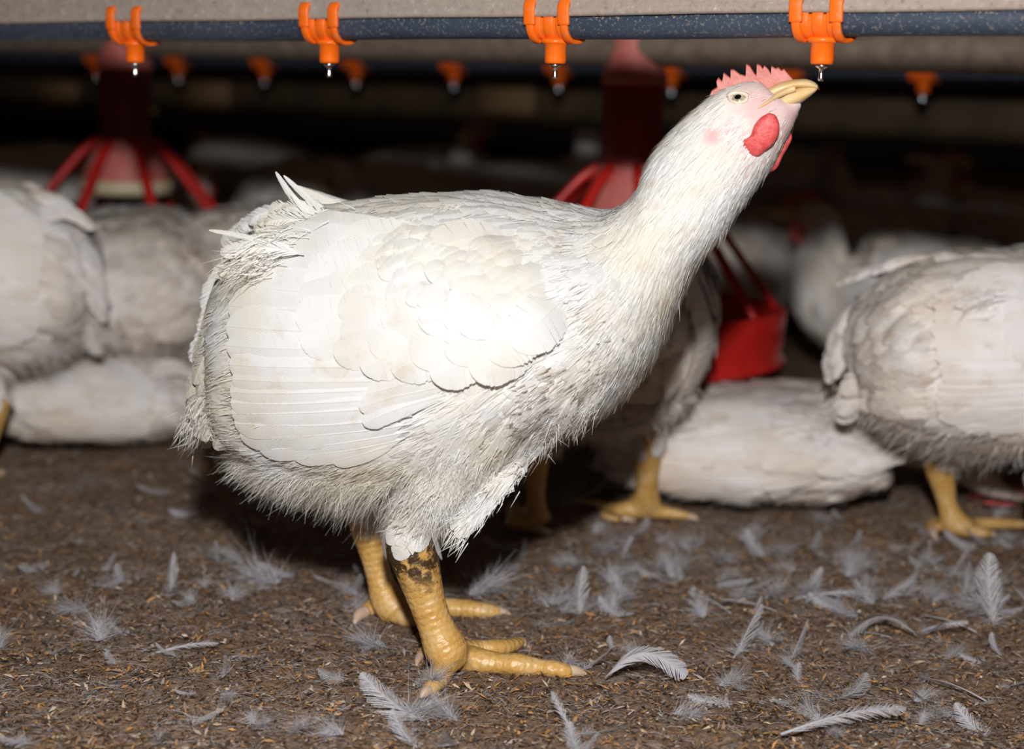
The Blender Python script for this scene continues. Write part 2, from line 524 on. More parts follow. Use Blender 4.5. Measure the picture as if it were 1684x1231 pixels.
def strands(mb, P, D, Ln, Wd, bend=None, dirt=None, seg=3, rnd=None, Nn=None, jit=0.25):
    """thin tapered ribbons: roots P, directions D, lengths, widths"""
    n = len(P)
    D = norm(D)
    rv = norm(rng.normal(size=(n, 3)))
    if Nn is not None:
        rv = norm(np.asarray(Nn) + jit * rv)
    S = norm(np.cross(D, rv))
    Ln = np.broadcast_to(Ln, (n,))[:, None]
    Wd = np.broadcast_to(Wd, (n,))[:, None]
    if bend is None:
        bend = np.zeros((n, 3))
    rows = []
    for k in range(seg + 1):
        t = k / seg
        c = P + D * Ln * t + bend * Ln * t * t
        wv = S * Wd * (1 - 0.85 * t) * 0.5
        rows += [c - wv, c + wv]
    V = np.stack(rows, 1).reshape(-1, 3)
    m_ = 2 * (seg + 1)
    base = (np.arange(n) * m_)[:, None]
    f = np.concatenate([np.stack([base + 2 * k, base + 2 * k + 1, base + 2 * k + 3, base + 2 * k + 2], -1) for k in range(seg)], 1).reshape(-1, 4)
    c = np.zeros((n, m_, 4), np.float32)
    c[:, :, 0] = np.repeat(np.arange(seg + 1) / seg, 2)[None]
    c[:, :, 1] = 0.3
    c[:, :, 2] = (rng.random(n) if rnd is None else np.broadcast_to(rnd, (n,)))[:, None]
    if dirt is not None:
        c[:, :, 3] = np.broadcast_to(dirt, (n,))[:, None] * c[:, :, 0]
    mb.add(V, f, c.reshape(-1, 4))

# ================================================================== the setting
def vnoise(x, y, s, seed):
    r = np.random.default_rng(seed)
    G = r.random((257, 257))
    fx, fy = x / s, y / s
    ix, iy = np.floor(fx).astype(int), np.floor(fy).astype(int)
    u, v = fx - ix, fy - iy
    u, v = u * u * (3 - 2 * u), v * v * (3 - 2 * v)
    g = lambda a, b_: G[a % 257, b_ % 257]
    return (g(ix, iy) * (1 - u) + g(ix + 1, iy) * u) * (1 - v) + (g(ix, iy + 1) * (1 - u) + g(ix + 1, iy + 1) * u) * v
def floor_z(x, y):
    x = np.asarray(x, float); y = np.asarray(y, float)
    return (vnoise(x + 50, y + 50, 0.16, 1) - 0.55) * 0.010 + (vnoise(x + 50, y + 50, 0.045, 2) - 0.55) * 0.006 + (vnoise(x + 50, y + 50, 0.014, 3) - 0.5) * 0.005
xs = np.unique(np.concatenate([np.linspace(-6, -1.0, 33), np.linspace(-1.0, 1.0, 330), np.linspace(1.0, 6, 26)]))
ys = np.unique(np.concatenate([np.linspace(-1.5, 0.85, 14), np.linspace(0.85, 2.3, 260), np.linspace(2.3, 9.2, 60)]))
X, Y = np.meshgrid(xs, ys, indexing='ij')
Zf = floor_z(X, Y)
mb = MB()
nx, ny = X.shape
ii, jj = np.meshgrid(np.arange(nx - 1), np.arange(ny - 1), indexing='ij')
q = (ii * ny + jj).ravel()
mb.add(np.stack([X, Y, Zf], -1).reshape(-1, 3), np.stack([q, q + ny, q + ny + 1, q + 1], -1))
o = link('floor', mb.mesh('floor', None), M_FLOOR)
o['kind'] = 'structure'
mb = MB()
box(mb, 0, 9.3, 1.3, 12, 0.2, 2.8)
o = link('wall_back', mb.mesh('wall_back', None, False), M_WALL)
o['kind'] = 'structure'

# litter flakes: chips and fibres nobody could count
def litter():
    n = 160000
    Yp = 0.95 + 1.9 * rng.random(n) ** 1.5
    Xp = (rng.random(n) - 0.5) * (0.75 * Yp + 0.15)
    k_ = 42000       # thinning out beyond the picture's edges
    Yp[:k_] = 0.55 + 2.4 * rng.random(k_)
    Xp[:k_] = rng.normal(0, .75, k_)
    pal = np.array([(0.05, 0.03, 0.018), (0.12, 0.07, 0.04), (0.25, 0.15, 0.085), (0.36, 0.19, 0.075), (0.46, 0.22, 0.07), (0.42, 0.31, 0.20), (0.36, 0.30, 0.26), (0.58, 0.46, 0.33)])
    ci = rng.choice(len(pal), n, p=[.20, .15, .16, .17, .09, .08, .10, .05])
    ln = 0.0012 + 0.0050 * rng.random(n) ** 3.0
    wd = 0.0003 + 0.0011 * rng.random(n) ** 1.5
    az = rng.random(n) * 2 * math.pi
    el = rng.normal(0, 0.28, n)
    d = np.stack([np.cos(az) * np.cos(el), np.sin(az) * np.cos(el), np.sin(el)], -1)
    s = norm(np.stack([-np.sin(az), np.cos(az), rng.normal(0, .45, n)], -1))
    z = floor_z(Xp, Yp) + 0.0006 + 0.0026 * rng.random(n)
    c = np.stack([Xp, Yp, z], -1)
    up = np.array([0, 0, 1.0]) * (0.0006 * rng.random(n))[:, None]
    V = np.stack([c - d * ln[:, None], c - s * wd[:, None] + up, c + d * ln[:, None], c + s * wd[:, None] + up], 1)
    colr = pal[ci] * (0.75 + 0.5 * rng.random(n))[:, None]
    cc = np.concatenate([colr, np.ones((n, 1))], 1)
    mb = MB()
    mb.add(V.reshape(-1, 3), np.arange(4 * n).reshape(-1, 4), np.repeat(cc, 4, 0))
    o = link('litter_flakes', mb.mesh('litter_flakes', 'fcol', False), M_CHIP)
    tag(o, 'loose brown and orange litter flakes strewn over the shed floor', 'litter', kind='stuff')
    # pale downy fuzz matted into the litter
    n = 34000
    k = 1300
    cy = 0.95 + 1.3 * rng.random(k) ** 1.1
    cx = (rng.random(k) - 0.5 + 0.08) * (0.72 * cy)
    idx = rng.integers(0, k, n)
    Yp = cy[idx] + rng.normal(0, 0.012, n)
    Xp = cx[idx] + rng.normal(0, 0.014, n)
    P = np.stack([Xp, Yp, floor_z(Xp, Yp) + 0.001], -1)
    ang = (idx * 2.39) % 6.28 + rng.normal(0, .6, n)
    D = np.stack([np.cos(ang), np.sin(ang), 0.15 + 0.5 * rng.random(n)], -1)
    mb = MB()
    strands(mb, P, D, 0.005 + 0.011 * rng.random(n), 0.00032, np.stack([rng.normal(0, .3, n), rng.normal(0, .3, n), -0.3 * np.ones(n)], -1))
    o = link('down_fuzz', mb.mesh('down_fuzz'), M_LOOSE)
    tag(o, 'pale downy fuzz matted into the brown floor litter', 'feather down', kind='stuff')
litter()

# ================================================================== drinking lines
def nfit(a, b_, d, n):
    return (a + b_ * n) / (1 - d * n) + CX
FP0, FP3 = pt(222, 48, 1.504 * 1.013), pt(1355, 36, 1.187 * 1.013)
BP0, BP6 = pt(435, 98, 3.207 * 1.013), pt(1520, 116, 2.591 * 1.013)
fdir = ((FP3 - FP0) / 3.0)
bdir = ((BP6 - BP0) / 6.0)
def frame(dirv):
    ax = Vector((dirv.x, dirv.y, 0)).normalized()
    return np.array([[ax.x, -ax.y, 0], [ax.y, ax.x, 0], [0, 0, 1]])
def line_objects(P0, step, n0, n1, which, pipe_r, beam_h):
    a, b_ = P0 + step * n0, P0 + step * n1
    mid, ln = (a + b_) / 2, (b_ - a).length
    rz = math.atan2(step.y, step.x)
    tilt = -math.atan2(step.z, math.hypot(step.x, step.y))
    mb = MB()
    k = 60
    P = np.stack([np.linspace(-ln / 2, ln / 2, k), np.zeros(k), 0.0006 * np.sin(np.linspace(0, 40, k))], -1)
    tube(mb, P, pipe_r, 24)
    pipe = link('water_pipe', mb.mesh('water_pipe', None), M_PIPE, loc=mid)
    pipe.rotation_euler = (0, tilt, rz)
    mb = MB()
    hy = 0.024
    z0 = pipe_r * 0.55
    # a folded rail: front face with a rolled lower lip, sitting over the pipe
    prof = [(-hy * .5, z0), (-hy * .5 - .0016, z0 + .0015), (-hy * .5 - .0016, z0 + .005), (-hy * .5, z0 + .0065), (-hy * .5, z0 + beam_h - .003), (-hy * .5 + .003, z0 + beam_h), (hy * .5 - .003, z0 + beam_h), (hy * .5, z0 + beam_h - .003), (hy * .5, z0)]
    rings = []
    for x in np.linspace(-ln / 2, ln / 2, 40):
        rings.append(np.array([(x, y + 0.0005 * math.sin(x * 9), z + 0.0004 * math.sin(x * 23)) for y, z in prof]))
    rings_to_mesh(mb, rings, True)
    rail = link('support_rail', mb.mesh('support_rail', None, False), M_BEAM, loc=mid)
    rail.rotation_euler = (0, tilt, rz)
    return pipe, rail
p, r = line_objects(FP0, fdir, -6, 5.2, 'front', 0.0100, 0.058)
tag(p, 'dusty blue grey water pipe along the top of the picture, in focus', 'pipe')
tag(r, 'dusty tan rail carrying the near blue grey water pipe', 'rail')
p, r = line_objects(BP0, bdir, -6, 9, 'back', 0.0125, 0.05)
tag(p, 'dark blurred water pipe of the far drinking line behind the feeders', 'pipe')
tag(r, 'blurred tan rail of the far drinking line behind the feeders', 'rail')

def make_nipple():
    """orange saddle clip, cup and steel pin; local x along the pipe, -y to the camera"""
    root = empty('nipple_drinker', (0, 0, 0))
    # sits just under the rail lip
    mb = MB()
    R = 0.0145
    def arc(x, a0, a1, r, wx, th, k=22, flare=0.0):
        rings = []
        for a in np.linspace(a0, a1, k):
            u = (a - a0) / (a1 - a0)
            rr = r + flare * max(0, u - 0.55) ** 1.5
            cy, cz = -math.cos(a), -math.sin(a)
            c = np.array([x + flare * 1.2 * max(0, u - .5), cy * rr, cz * rr])
            e = np.array([0, cy, cz])
            rings.append(np.array([c + np.array([wx / 2 * sx, 0, 0]) + e * th / 2 * se for sx, se in ((-1, -.7), (-.8, -1), (.8, -1), (1, -.7), (1, .7), (.8, 1), (-.8, 1), (-1, .7))]))
        rings_to_mesh(mb, rings, True)
    for x in (-0.0155, 0.0155):
        arc(x, -0.25, 2.75, R, 0.0065, 0.0034, 30, 0.005)
        # upright hook on the camera side that grips the rail
        P = np.array([(x, -R - .0003, -0.002), (x, -R - .001, 0.006), (x, -R - .0012, 0.012), (x, -R + .001, 0.0165), (x, -R + .004, 0.0175)])
        P = catmull(P, 14)
        rg = []
        for i, c in enumerate(P):
            t = P[min(i + 1, 13)] - P[max(i - 1, 0)]
            t = t / np.linalg.norm(t)
            e = np.array([0, -t[2], t[1]])
            rg.append(np.array([c + np.array([0.0049 * sx, 0, 0]) + e * 0.0019 * se for sx, se in ((-1, -.7), (-.8, -1), (.8, -1), (1, -.7), (1, .7), (.8, 1), (-.8, 1), (-1, .7))]))
        rings_to_mesh(mb, rg, True)
    # trough plate under the pipe with two slots on its upper edge
    for x, wx, a0 in ((-0.0105, 0.007, -0.62), (0.0, 0.0085, -0.55), (0.0105, 0.007, -0.62)):
        arc(x, a0, 2.2, R - 0.0018, wx, 0.0022, 18)
    arc(0.0, -0.28, 2.2, R - 0.0021, 0.029, 0.0021, 18)
    link('saddle_clip', mb.mesh('saddle_clip', None), M_ORDUST, root)
    mb = MB()
    z = -R + 0.001
    lathe(mb, [(0.0070, z + .002), (0.0115, z + .0005), (0.0118, z - .0012), (0.0108, z - .0025), (0.0088, z - .0032), (0.0086, z - .0150), (0.0082, z - .0172), (0.0070, z - .0180), (0.0045, z - .0180)], 32)
    link('cup', mb.mesh('cup', None), M_ORANGE, root)
    mb = MB()
    lathe(mb, [(0.0034, z - .0178), (0.0046, z - .0184), (0.0046, z - .0196), (0.0028, z - .0206), (0.0018, z - .0212), (0.0017, z - .0245), (0.0021, z - .0275), (0.0021, z - .0290), (0.0012, z - .0300)], 20)
    link('trigger_pin', mb.mesh('trigger_pin', None), M_STEEL, root)
    return root
proto = make_nipple()
rzf = math.atan2(fdir.y, fdir.x)
rzb = math.atan2(bdir.y, bdir.x)
FN = ['orange nipple drinker leftmost on the near pipe, in front of the left red feeder',
      'orange nipple drinker second from left on the near pipe, above the raised tail feathers',
      'orange nipple drinker third from left on the near pipe, above the white back',
      "orange nipple drinker at right on the near pipe, just above the main hen's beak"]
for i in range(4):
    o = proto if i == 0 else copy_tree(proto)
    o.location = FP0 + fdir * i + Vector((0, 0, .0012))
    o.rotation_euler = (0, 0, rzf)
    o.scale = (.9, .9, .9)
    tag(o, FN[i], 'nipple drinker', 'orange nipple drinkers on the near water pipe')
ordn = ['first', 'second', 'third', 'fourth', 'fifth', 'sixth', 'seventh', 'eighth', 'ninth', 'tenth']
for i, n in enumerate(range(-2, 7)):
    o = copy_tree(proto)
    o.location = BP0 + bdir * n
    o.rotation_euler = (0, 0, rzb)
    o.scale = (1.0, 1.0, 1.0)
    tag(o, 'blurred orange nipple drinker, %s from the left on the far dark pipe' % ordn[i], 'nipple drinker', 'orange nipple drinkers on the far water pipe')

# ================================================================== feed line
FR, FL = Vector((pt(1043, 130, 1.97).x, 1.97, 0)), Vector((pt(205, 110, 2.37).x, 2.37, 0))
fd = (FL - FR)
zp = H_CAM + 0.034
a, b_ = FR - fd * 1.6, FL + fd * 2.4
mb = MB()
ln = (b_ - a).length
tube(mb, np.stack([np.linspace(-ln / 2, ln / 2, 30), np.zeros(30), np.zeros(30)], -1), 0.021, 20)
o = link('auger_pipe', mb.mesh('auger_pipe', None), M_AUGER, loc=Vector(((a.x + b_.x) / 2, (a.y + b_.y) / 2, zp)))
o.rotation_euler = (0, 0, math.atan2((b_ - a).y, (b_ - a).x))
tag(o, 'grey feed pipe that the red pan feeders hang from', 'pipe')

def make_feeder(rot0):
    root = empty('pan_feeder', (0, 0, 0))
    mb = MB()   # saddle cap over the pipe
    lathe(mb, [(0.010, zp + .027), (0.0225, zp + .024), (0.0240, zp + .010), (0.0255, zp - .004), (0.031, zp - .020), (0.036, zp - .034), (0.036, zp - .040), (0.030, zp - .040)], 28)
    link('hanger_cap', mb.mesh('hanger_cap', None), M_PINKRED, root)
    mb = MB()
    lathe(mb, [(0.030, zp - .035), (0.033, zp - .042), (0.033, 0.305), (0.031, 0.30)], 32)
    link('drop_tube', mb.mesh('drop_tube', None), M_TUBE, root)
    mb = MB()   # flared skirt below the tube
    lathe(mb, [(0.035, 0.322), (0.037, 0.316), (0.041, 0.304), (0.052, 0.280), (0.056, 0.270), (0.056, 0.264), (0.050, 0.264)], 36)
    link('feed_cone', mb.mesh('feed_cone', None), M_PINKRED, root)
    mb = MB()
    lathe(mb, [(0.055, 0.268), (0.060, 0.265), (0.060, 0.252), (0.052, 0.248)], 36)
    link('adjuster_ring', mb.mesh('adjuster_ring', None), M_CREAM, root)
    for i in range(8):
        an = rot0 + i * math.pi / 4
        d = np.array([math.cos(an), math.sin(an), 0])
        prof = catmull([(0.036, 0.318), (0.060, 0.300), (0.110, 0.242), (0.168, 0.165)], 16)
        P = np.array([d * r + np.array([0, 0, z]) for r, z in prof])
        mb = MB()
        side = np.array([-d[1], d[0], 0])
        rg = []
        for j, c in enumerate(P):
            hw = 0.0045 + 0.0015 * math.sin(j / 15 * 3.1)
            rg.append(np.array([c + side * hw * sx + np.array([0, 0, 1]) * 0.0065 * se for sx, se in ((-1, -.6), (-.6, -1), (.6, -1), (1, -.6), (1, .6), (.6, 1), (-.6, 1), (-1, .6))]))
        rings_to_mesh(mb, rg, True)
        link('grill_rib', mb.mesh('grill_rib', None), M_RED, root)
    mb = MB()
    lathe(mb, [(0.02, 0.100), (0.10, 0.100), (0.150, 0.112), (0.160, 0.150), (0.163, 0.170), (0.168, 0.173), (0.173, 0.170), (0.172, 0.150), (0.169, 0.122), (0.174, 0.119), (0.174, 0.114), (0.166, 0.112), (0.155, 0.098), (0.12, 0.090), (0.02, 0.090)], 56)
    link('pan', mb.mesh('pan', None), M_RED, root)
    return root
f1 = make_feeder(0.10)
f1.location = FR
tag(f1, "red pan feeder behind the main hen's neck, its round pan showing at right", 'feeder', 'red pan feeders')
f2 = make_feeder(-0.28)
f2.location = FL
tag(f2, 'red pan feeder at left with its ribs spread over the hens', 'feeder', 'red pan feeders')

# dark board beyond the far drinking line, with paler blocks fixed to it
bp = pt(835, 168, 3.25)
perp = Vector((-bdir.y, bdir.x, 0)).normalized()
rot = frame(bdir)
o_mid = pt(835, 168, 3.35)
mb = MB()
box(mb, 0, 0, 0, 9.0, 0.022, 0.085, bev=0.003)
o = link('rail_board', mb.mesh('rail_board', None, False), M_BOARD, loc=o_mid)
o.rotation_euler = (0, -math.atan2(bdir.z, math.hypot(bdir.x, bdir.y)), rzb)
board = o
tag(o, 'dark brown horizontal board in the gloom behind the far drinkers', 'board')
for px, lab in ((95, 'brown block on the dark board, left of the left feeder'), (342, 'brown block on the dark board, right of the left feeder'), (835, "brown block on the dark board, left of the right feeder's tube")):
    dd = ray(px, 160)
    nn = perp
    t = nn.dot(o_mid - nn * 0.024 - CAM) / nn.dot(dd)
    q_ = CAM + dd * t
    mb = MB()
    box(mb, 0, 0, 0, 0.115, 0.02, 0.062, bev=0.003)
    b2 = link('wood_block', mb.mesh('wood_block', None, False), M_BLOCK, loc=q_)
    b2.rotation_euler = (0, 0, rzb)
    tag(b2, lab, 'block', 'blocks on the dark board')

# ================================================================== hens
# The hen frame: origin on the floor between the feet, x towards the head, y to her left, z up
PHI = math.radians(-10)
g1, g2 = onz(726, 1108), onz(648, 1022)
HO = Vector(((g1.x + g2.x) / 2, (g1.y + g2.y) / 2, 0))
ca, sa = math.cos(PHI), math.sin(PHI)
W2H = np.array([[ca, sa, 0], [-sa, ca, 0], [0, 0, 1]])
def w2h(p):
    return W2H @ (np.array(p) - np.array(HO))
HC = w2h(CAM)
def hray(px, py):
    return W2H @ np.array(ray(px, py))
def hp(px, py, yl=0.0):
    """the point of the hen seen at a pixel, on the upright plane y = yl of the hen frame"""
    d = hray(px, py)
    return HC + d * ((yl - HC[1]) / d[1])
PXM = FPX / 1.285      # pixels per metre at the hen
NEAR, FAR = w2h(g1)[1], w2h(g2)[1]

TORSO = [  # top x,y  bottom x,y  half width (m)
    (360, 540, 366, 600, .020), (368, 485, 378, 680, .046), (388, 432, 400, 722, .070), (428, 384, 440, 756, .088),
    (485, 350, 490, 782, .100), (560, 336, 560, 800, .107), (650, 326, 650, 808, .112), (740, 318, 745, 796, .113),
    (820, 319, 838, 768, .110), (890, 330, 925, 708, .101), (945, 344, 1003, 665, .089), (990, 349, 1054, 612, .075),
    (1025, 335, 1088, 556, .062), (1047, 312, 1113, 498, .052), (1060, 287, 1146, 434, .044), (1072, 258, 1188, 384, .0385),
    (1092, 230, 1217, 341, .0350), (1118, 202, 1242, 308, .0325), (1146, 177, 1265, 277, .0310), (1176, 154, 1285, 245, .0295),
    (1208, 139, 1299, 219, .0265), (1234, 133, 1305, 207, .0222), (1252, 136, 1309, 196, .0180), (1264, 146, 1313, 186, .0135), (1278, 155, 1317, 177, .0092), (1296, 158, 1320, 170, .0045)]
NB = 10   # torso rows shared by every hen

def pair_rows(lst):
    rows = []
    for tx, ty, bx, by, wd in lst:
        t, b_ = hp(tx, ty), hp(bx, by)
        rows.append((t[0], t[2], b_[0], b_[2], wd))
    return rows
MAIN_ROWS = pair_rows(TORSO)
def neck_rows(path):
    """path: (px, py, radius px) centres after the torso rows; returns rows with square-on sections"""
    P = np.array(path, float)
    D = norm(np.gradient(P[:, :2], axis=0))
    out = []
    for (x, y, r), d in zip(P, D):
        n = np.array([d[1], -d[0]])
        if True:
            t, b_ = (x + n[0] * r, y + n[1] * r), (x - n[0] * r, y - n[1] * r)
        out.append((t[0], t[1], b_[0], b_[1], r / PXM * 0.92))
    return pair_rows(out)
NECKS = {
    'eat': [(985, 515, 145), (1035, 545, 112), (1080, 590, 84), (1112, 645, 62), (1135, 700, 50), (1155, 750, 43), (1178, 795, 42), (1205, 832, 36), (1225, 856, 22), (1236, 868, 9)],
    'up': [(985, 490, 148), (1030, 440, 112), (1058, 385, 82), (1075, 325, 62), (1085, 270, 50), (1098, 222, 46), (1122, 190, 44), (1152, 178, 37), (1180, 178, 24), (1192, 178, 9)],
    'tuck': [(985, 500, 148), (1028, 465, 118), (1046, 420, 90), (1042, 372, 66), (1038, 332, 54), (1050, 298, 48), (1076, 279, 44), (1104, 275, 36), (1130, 279, 22), (1142, 282, 9)],
}
# head reference of the traced hen, for carrying her head parts to the others
h0, h1 = hp(1205, 195), hp(1285, 160)
H_REF = (np.array([h0[0], h0[2]]), math.atan2(h1[2] - h0[2], h1[0] - h0[0]))

def torso_loft(rows, m=100, k=44):
    R = catmull(np.array(rows), m)
    a = np.arange(k) / k * 2 * math.pi
    rings = []
    for tx, tz, bx, bz, wd in R:
        c = np.array([(tx + bx) / 2, (tz + bz) / 2])
        h = np.array([tx, tz]) - c
        v = np.cos(a)
        s_ = np.sign(np.sin(a)) * np.abs(np.sin(a)) ** 0.88
        y = wd * s_ * (1 - 0.10 * v)
        xz = c[None] + h[None] * (np.sign(v) * np.abs(v) ** 0.95)[:, None]
        rings.append(np.stack([xz[:, 0], y, xz[:, 1]], -1))
    return np.array(rings)

def body_mesh(rows, legs, voxel, smooth, m=100, lump=0.0):
    """one continuous surface of torso, neck, head, thighs, shanks and toes; with region lookups"""
    mb = MB()
    tv, tp, tu, ta, tt = [], [], [], [], []
    T = torso_loft(rows, m)
    rings_to_mesh(mb, T, True)
    tan = -np.gradient(T, axis=0)
    tv.append(T.reshape(-1, 3)); tt.append(norm(tan.reshape(-1, 3)))
    tp.append(np.zeros(T.shape[0] * T.shape[1])); ta.append(np.zeros(T.shape[0] * T.shape[1]))
    tu.append(np.repeat(np.linspace(0, len(rows) - 1, T.shape[0]), T.shape[1]))
    for part, P, rad, flat in legs:
        n = 40
        C = catmull(np.concatenate([np.array(P), np.array(rad)[:, None]], 1), n)
        rg = tube_rings(C[:, :3], C[:, 3], 24, flat)
        e0, e1 = C[0, :3] - norm(C[1, :3] - C[0, :3]) * C[0, 3] * .5, C[-1, :3] + norm(C[-1, :3] - C[-2, :3]) * C[-1, 3] * .6
        rg = np.concatenate([(rg[:1] - C[0, :3]) * .6 + e0, rg, (rg[-1:] - C[-1, :3]) * .45 + e1])
        rings_to_mesh(mb, rg, True)
        al = np.concatenate([[0], np.cumsum(np.linalg.norm(np.diff(C[:, :3], axis=0), axis=1))])
        al = np.concatenate([[0], al, al[-1:]])
        cnt = rg.shape[0] * rg.shape[1]
        tv.append(rg.reshape(-1, 3)); tp.append(np.full(cnt, part)); tu.append(np.full(cnt, 50.0))
        ta.append(np.repeat(al, 24)); tt.append(norm(np.repeat(np.gradient(rg.mean(1), axis=0), 24, 0)))
    me = remesh(mb, voxel, smooth)
    from mathutils import noise as mn
    vv = coords(me); nn = np.empty(len(me.vertices) * 3, np.float32)
    me.vertex_normals.foreach_get('vector', nn); nn = nn.reshape(-1, 3)
    amp = lump * np.clip((vv[:, 2] - .11) / .03, 0, 1) * np.clip((.17 - vv[:, 0]) / .04, 0, 1)
    f = np.array([mn.noise(Vector(p) * 24 + Vector((m, 3.1, 7.7))) + .5 * mn.noise(Vector(p) * 55) for p in vv])
    vv = vv + nn * (amp * f)[:, None]
    me.vertices.foreach_set('co', vv.astype(np.float32).ravel()); me.update()
    tv = np.concatenate(tv); tp = np.concatenate(tp); tu = np.concatenate(tu); ta = np.concatenate(ta); tt = np.concatenate(tt)
    kd = KDTree(len(tv))
    for i, v in enumerate(tv):
        kd.insert(v, i)
    kd.balance()
    return me, (kd, tp, tu, ta, tt)

def leg_parts(near_y, far_y, hock_only=False):
    k1, k2 = 1.225 / FPX, 1.35 / FPX
    A = []
    def ch(part, pts, yl, k, flat=1.0):
        A.append((part, [hp(x, y, yl) for x, y, r in pts], [r * k for x, y, r in pts], flat))
    def toe(pts, k):
        P = []
        for x, y, r in pts:
            P.append(w2h(onz(x, y, r * k * 0.75)))
        A.append((3, P, [r * k for x, y, r in pts], 0.85))
    ch(1, [(790, 590, 95), (762, 690, 96), (728, 775, 82), (696, 830, 58), (671, 868, 44)], near_y + .004, k1, 0.72)
    ch(2, [(668, 862, 41), (675, 892, 44), (687, 935, 39), (701, 985, 32), (717, 1030, 31), (731, 1062, 37), (744, 1082, 34)], near_y, k1)
    toe([(742, 1076, 30), (790, 1086, 25), (830, 1091, 21), (850, 1092, 23), (890, 1097, 17), (908, 1099, 18), (935, 1103, 14)], k1)
    toe([(740, 1072, 26), (785, 1066, 18), (815, 1065, 18), (840, 1061, 15), (855, 1055, 12)], k1)
    toe([(738, 1074, 28), (729, 1100, 21), (720, 1117, 19), (710, 1129, 15), (703, 1135, 12)], k1)
    toe([(722, 1062, 16), (702, 1068, 12), (690, 1080, 9)], k1)
    ch(1, [(700, 600, 85), (670, 690, 84), (635, 780, 66), (608, 835, 42)], far_y - .004, k2, 0.72)
    ch(2, [(600, 835, 34), (606, 870, 30), (615, 910, 24), (624, 950, 22), (636, 982, 29), (652, 1002, 32)], far_y, k2)
    toe([(654, 998, 28), (700, 996, 20), (750, 999, 19), (790, 1003, 17), (818, 1006, 13)], k2)
    toe([(650, 992, 26), (626, 992, 19), (608, 1001, 16), (597, 1008, 12)], k2)
    toe([(652, 1004, 26), (672, 1014, 20), (700, 1020, 15)], k2)
    return A
LEGS = leg_parts(NEAR, FAR)

def region_arrays(me, info):
    kd, tp, tu, ta, tt = info
    v = coords(me)
    n = len(v)
    part = np.zeros((n, 4)); al = np.zeros(n); u = np.zeros(n); tan = np.zeros((n, 3))
    for i in range(n):
        wsum = 0
        for co, j, d in kd.find_n(v[i], 4):
            wt = 1 / (d + 1e-4)
            part[i, int(tp[j])] += wt
            wsum += wt
            al[i] += ta[j] * wt
            u[i] += tu[j] * wt
            tan[i] += tt[j] * wt
        part[i] /= wsum; al[i] /= wsum; u[i] /= wsum
    return v, part, al, u, norm(tan)

def sample_surface(me, n, dist, keep=None):
    """dart throwing on a mesh: points, normals, nearest vertex"""
    me.calc_loop_triangles()
    tri = np.empty(len(me.loop_triangles) * 3, np.int32)
    me.loop_triangles.foreach_get('vertices', tri)
    tri = tri.reshape(-1, 3)
    v = coords(me).astype(float)
    A, B, C = v[tri[:, 0]], v[tri[:, 1]], v[tri[:, 2]]
    cr = np.cross(B - A, C - A)
    ar = np.linalg.norm(cr, axis=1)
    if keep is not None:
        ar = ar * keep[tri].min(1)
    idx = rng.choice(len(tri), n, p=ar / ar.sum())
    r1, r2 = np.sqrt(rng.random(n)), rng.random(n)
    P = A[idx] * (1 - r1)[:, None] + B[idx] * (r1 * (1 - r2))[:, None] + C[idx] * (r1 * r2)[:, None]
    Nn = norm(cr[idx])
    vi = tri[idx, 0]
    if dist <= 0:
        return P, Nn, vi
    grid, ok = {}, []
    cell = np.floor(P / dist).astype(int)
    for i in range(n):
        c = tuple(cell[i]); good = True
        for dx in (-1, 0, 1):
            for dy in (-1, 0, 1):
                for dz in (-1, 0, 1):
                    for j in grid.get((c[0] + dx, c[1] + dy, c[2] + dz), ()):
                        if ((P[i] - P[j]) ** 2).sum() < dist * dist:
                            good = False; break
                    if not good: break
                if not good: break
            if not good: break
        if good:
            grid.setdefault(c, []).append(i); ok.append(i)
    return P[ok], Nn[ok], vi[ok]

def lay_feather(mb, bvh, p, d, Ln, hw, o0, o1, nb, fray=0.2, n=5, dirt=0.0, rnd=None, lift=0.0, gap=0.1):
    P, Q = [], []
    prev = np.array(p, float)
    dd = np.array(d, float)
    for i in range(n):
        t = i / (n - 1)
        h = bvh.find_nearest(Vector(prev))
        co, no = np.array(h[0]), np.array(h[1])
        P.append(co + no * (o0 + (o1 - o0) * t + lift * t * t)); Q.append(no)
        dd = norm(dd - no * np.dot(dd, no))
        prev = co + dd * Ln / (n - 1)
    vane(mb, np.array(P), np.array(Q), hw, nb, gap=gap, fray=fray, dirt=dirt, rnd=rnd)

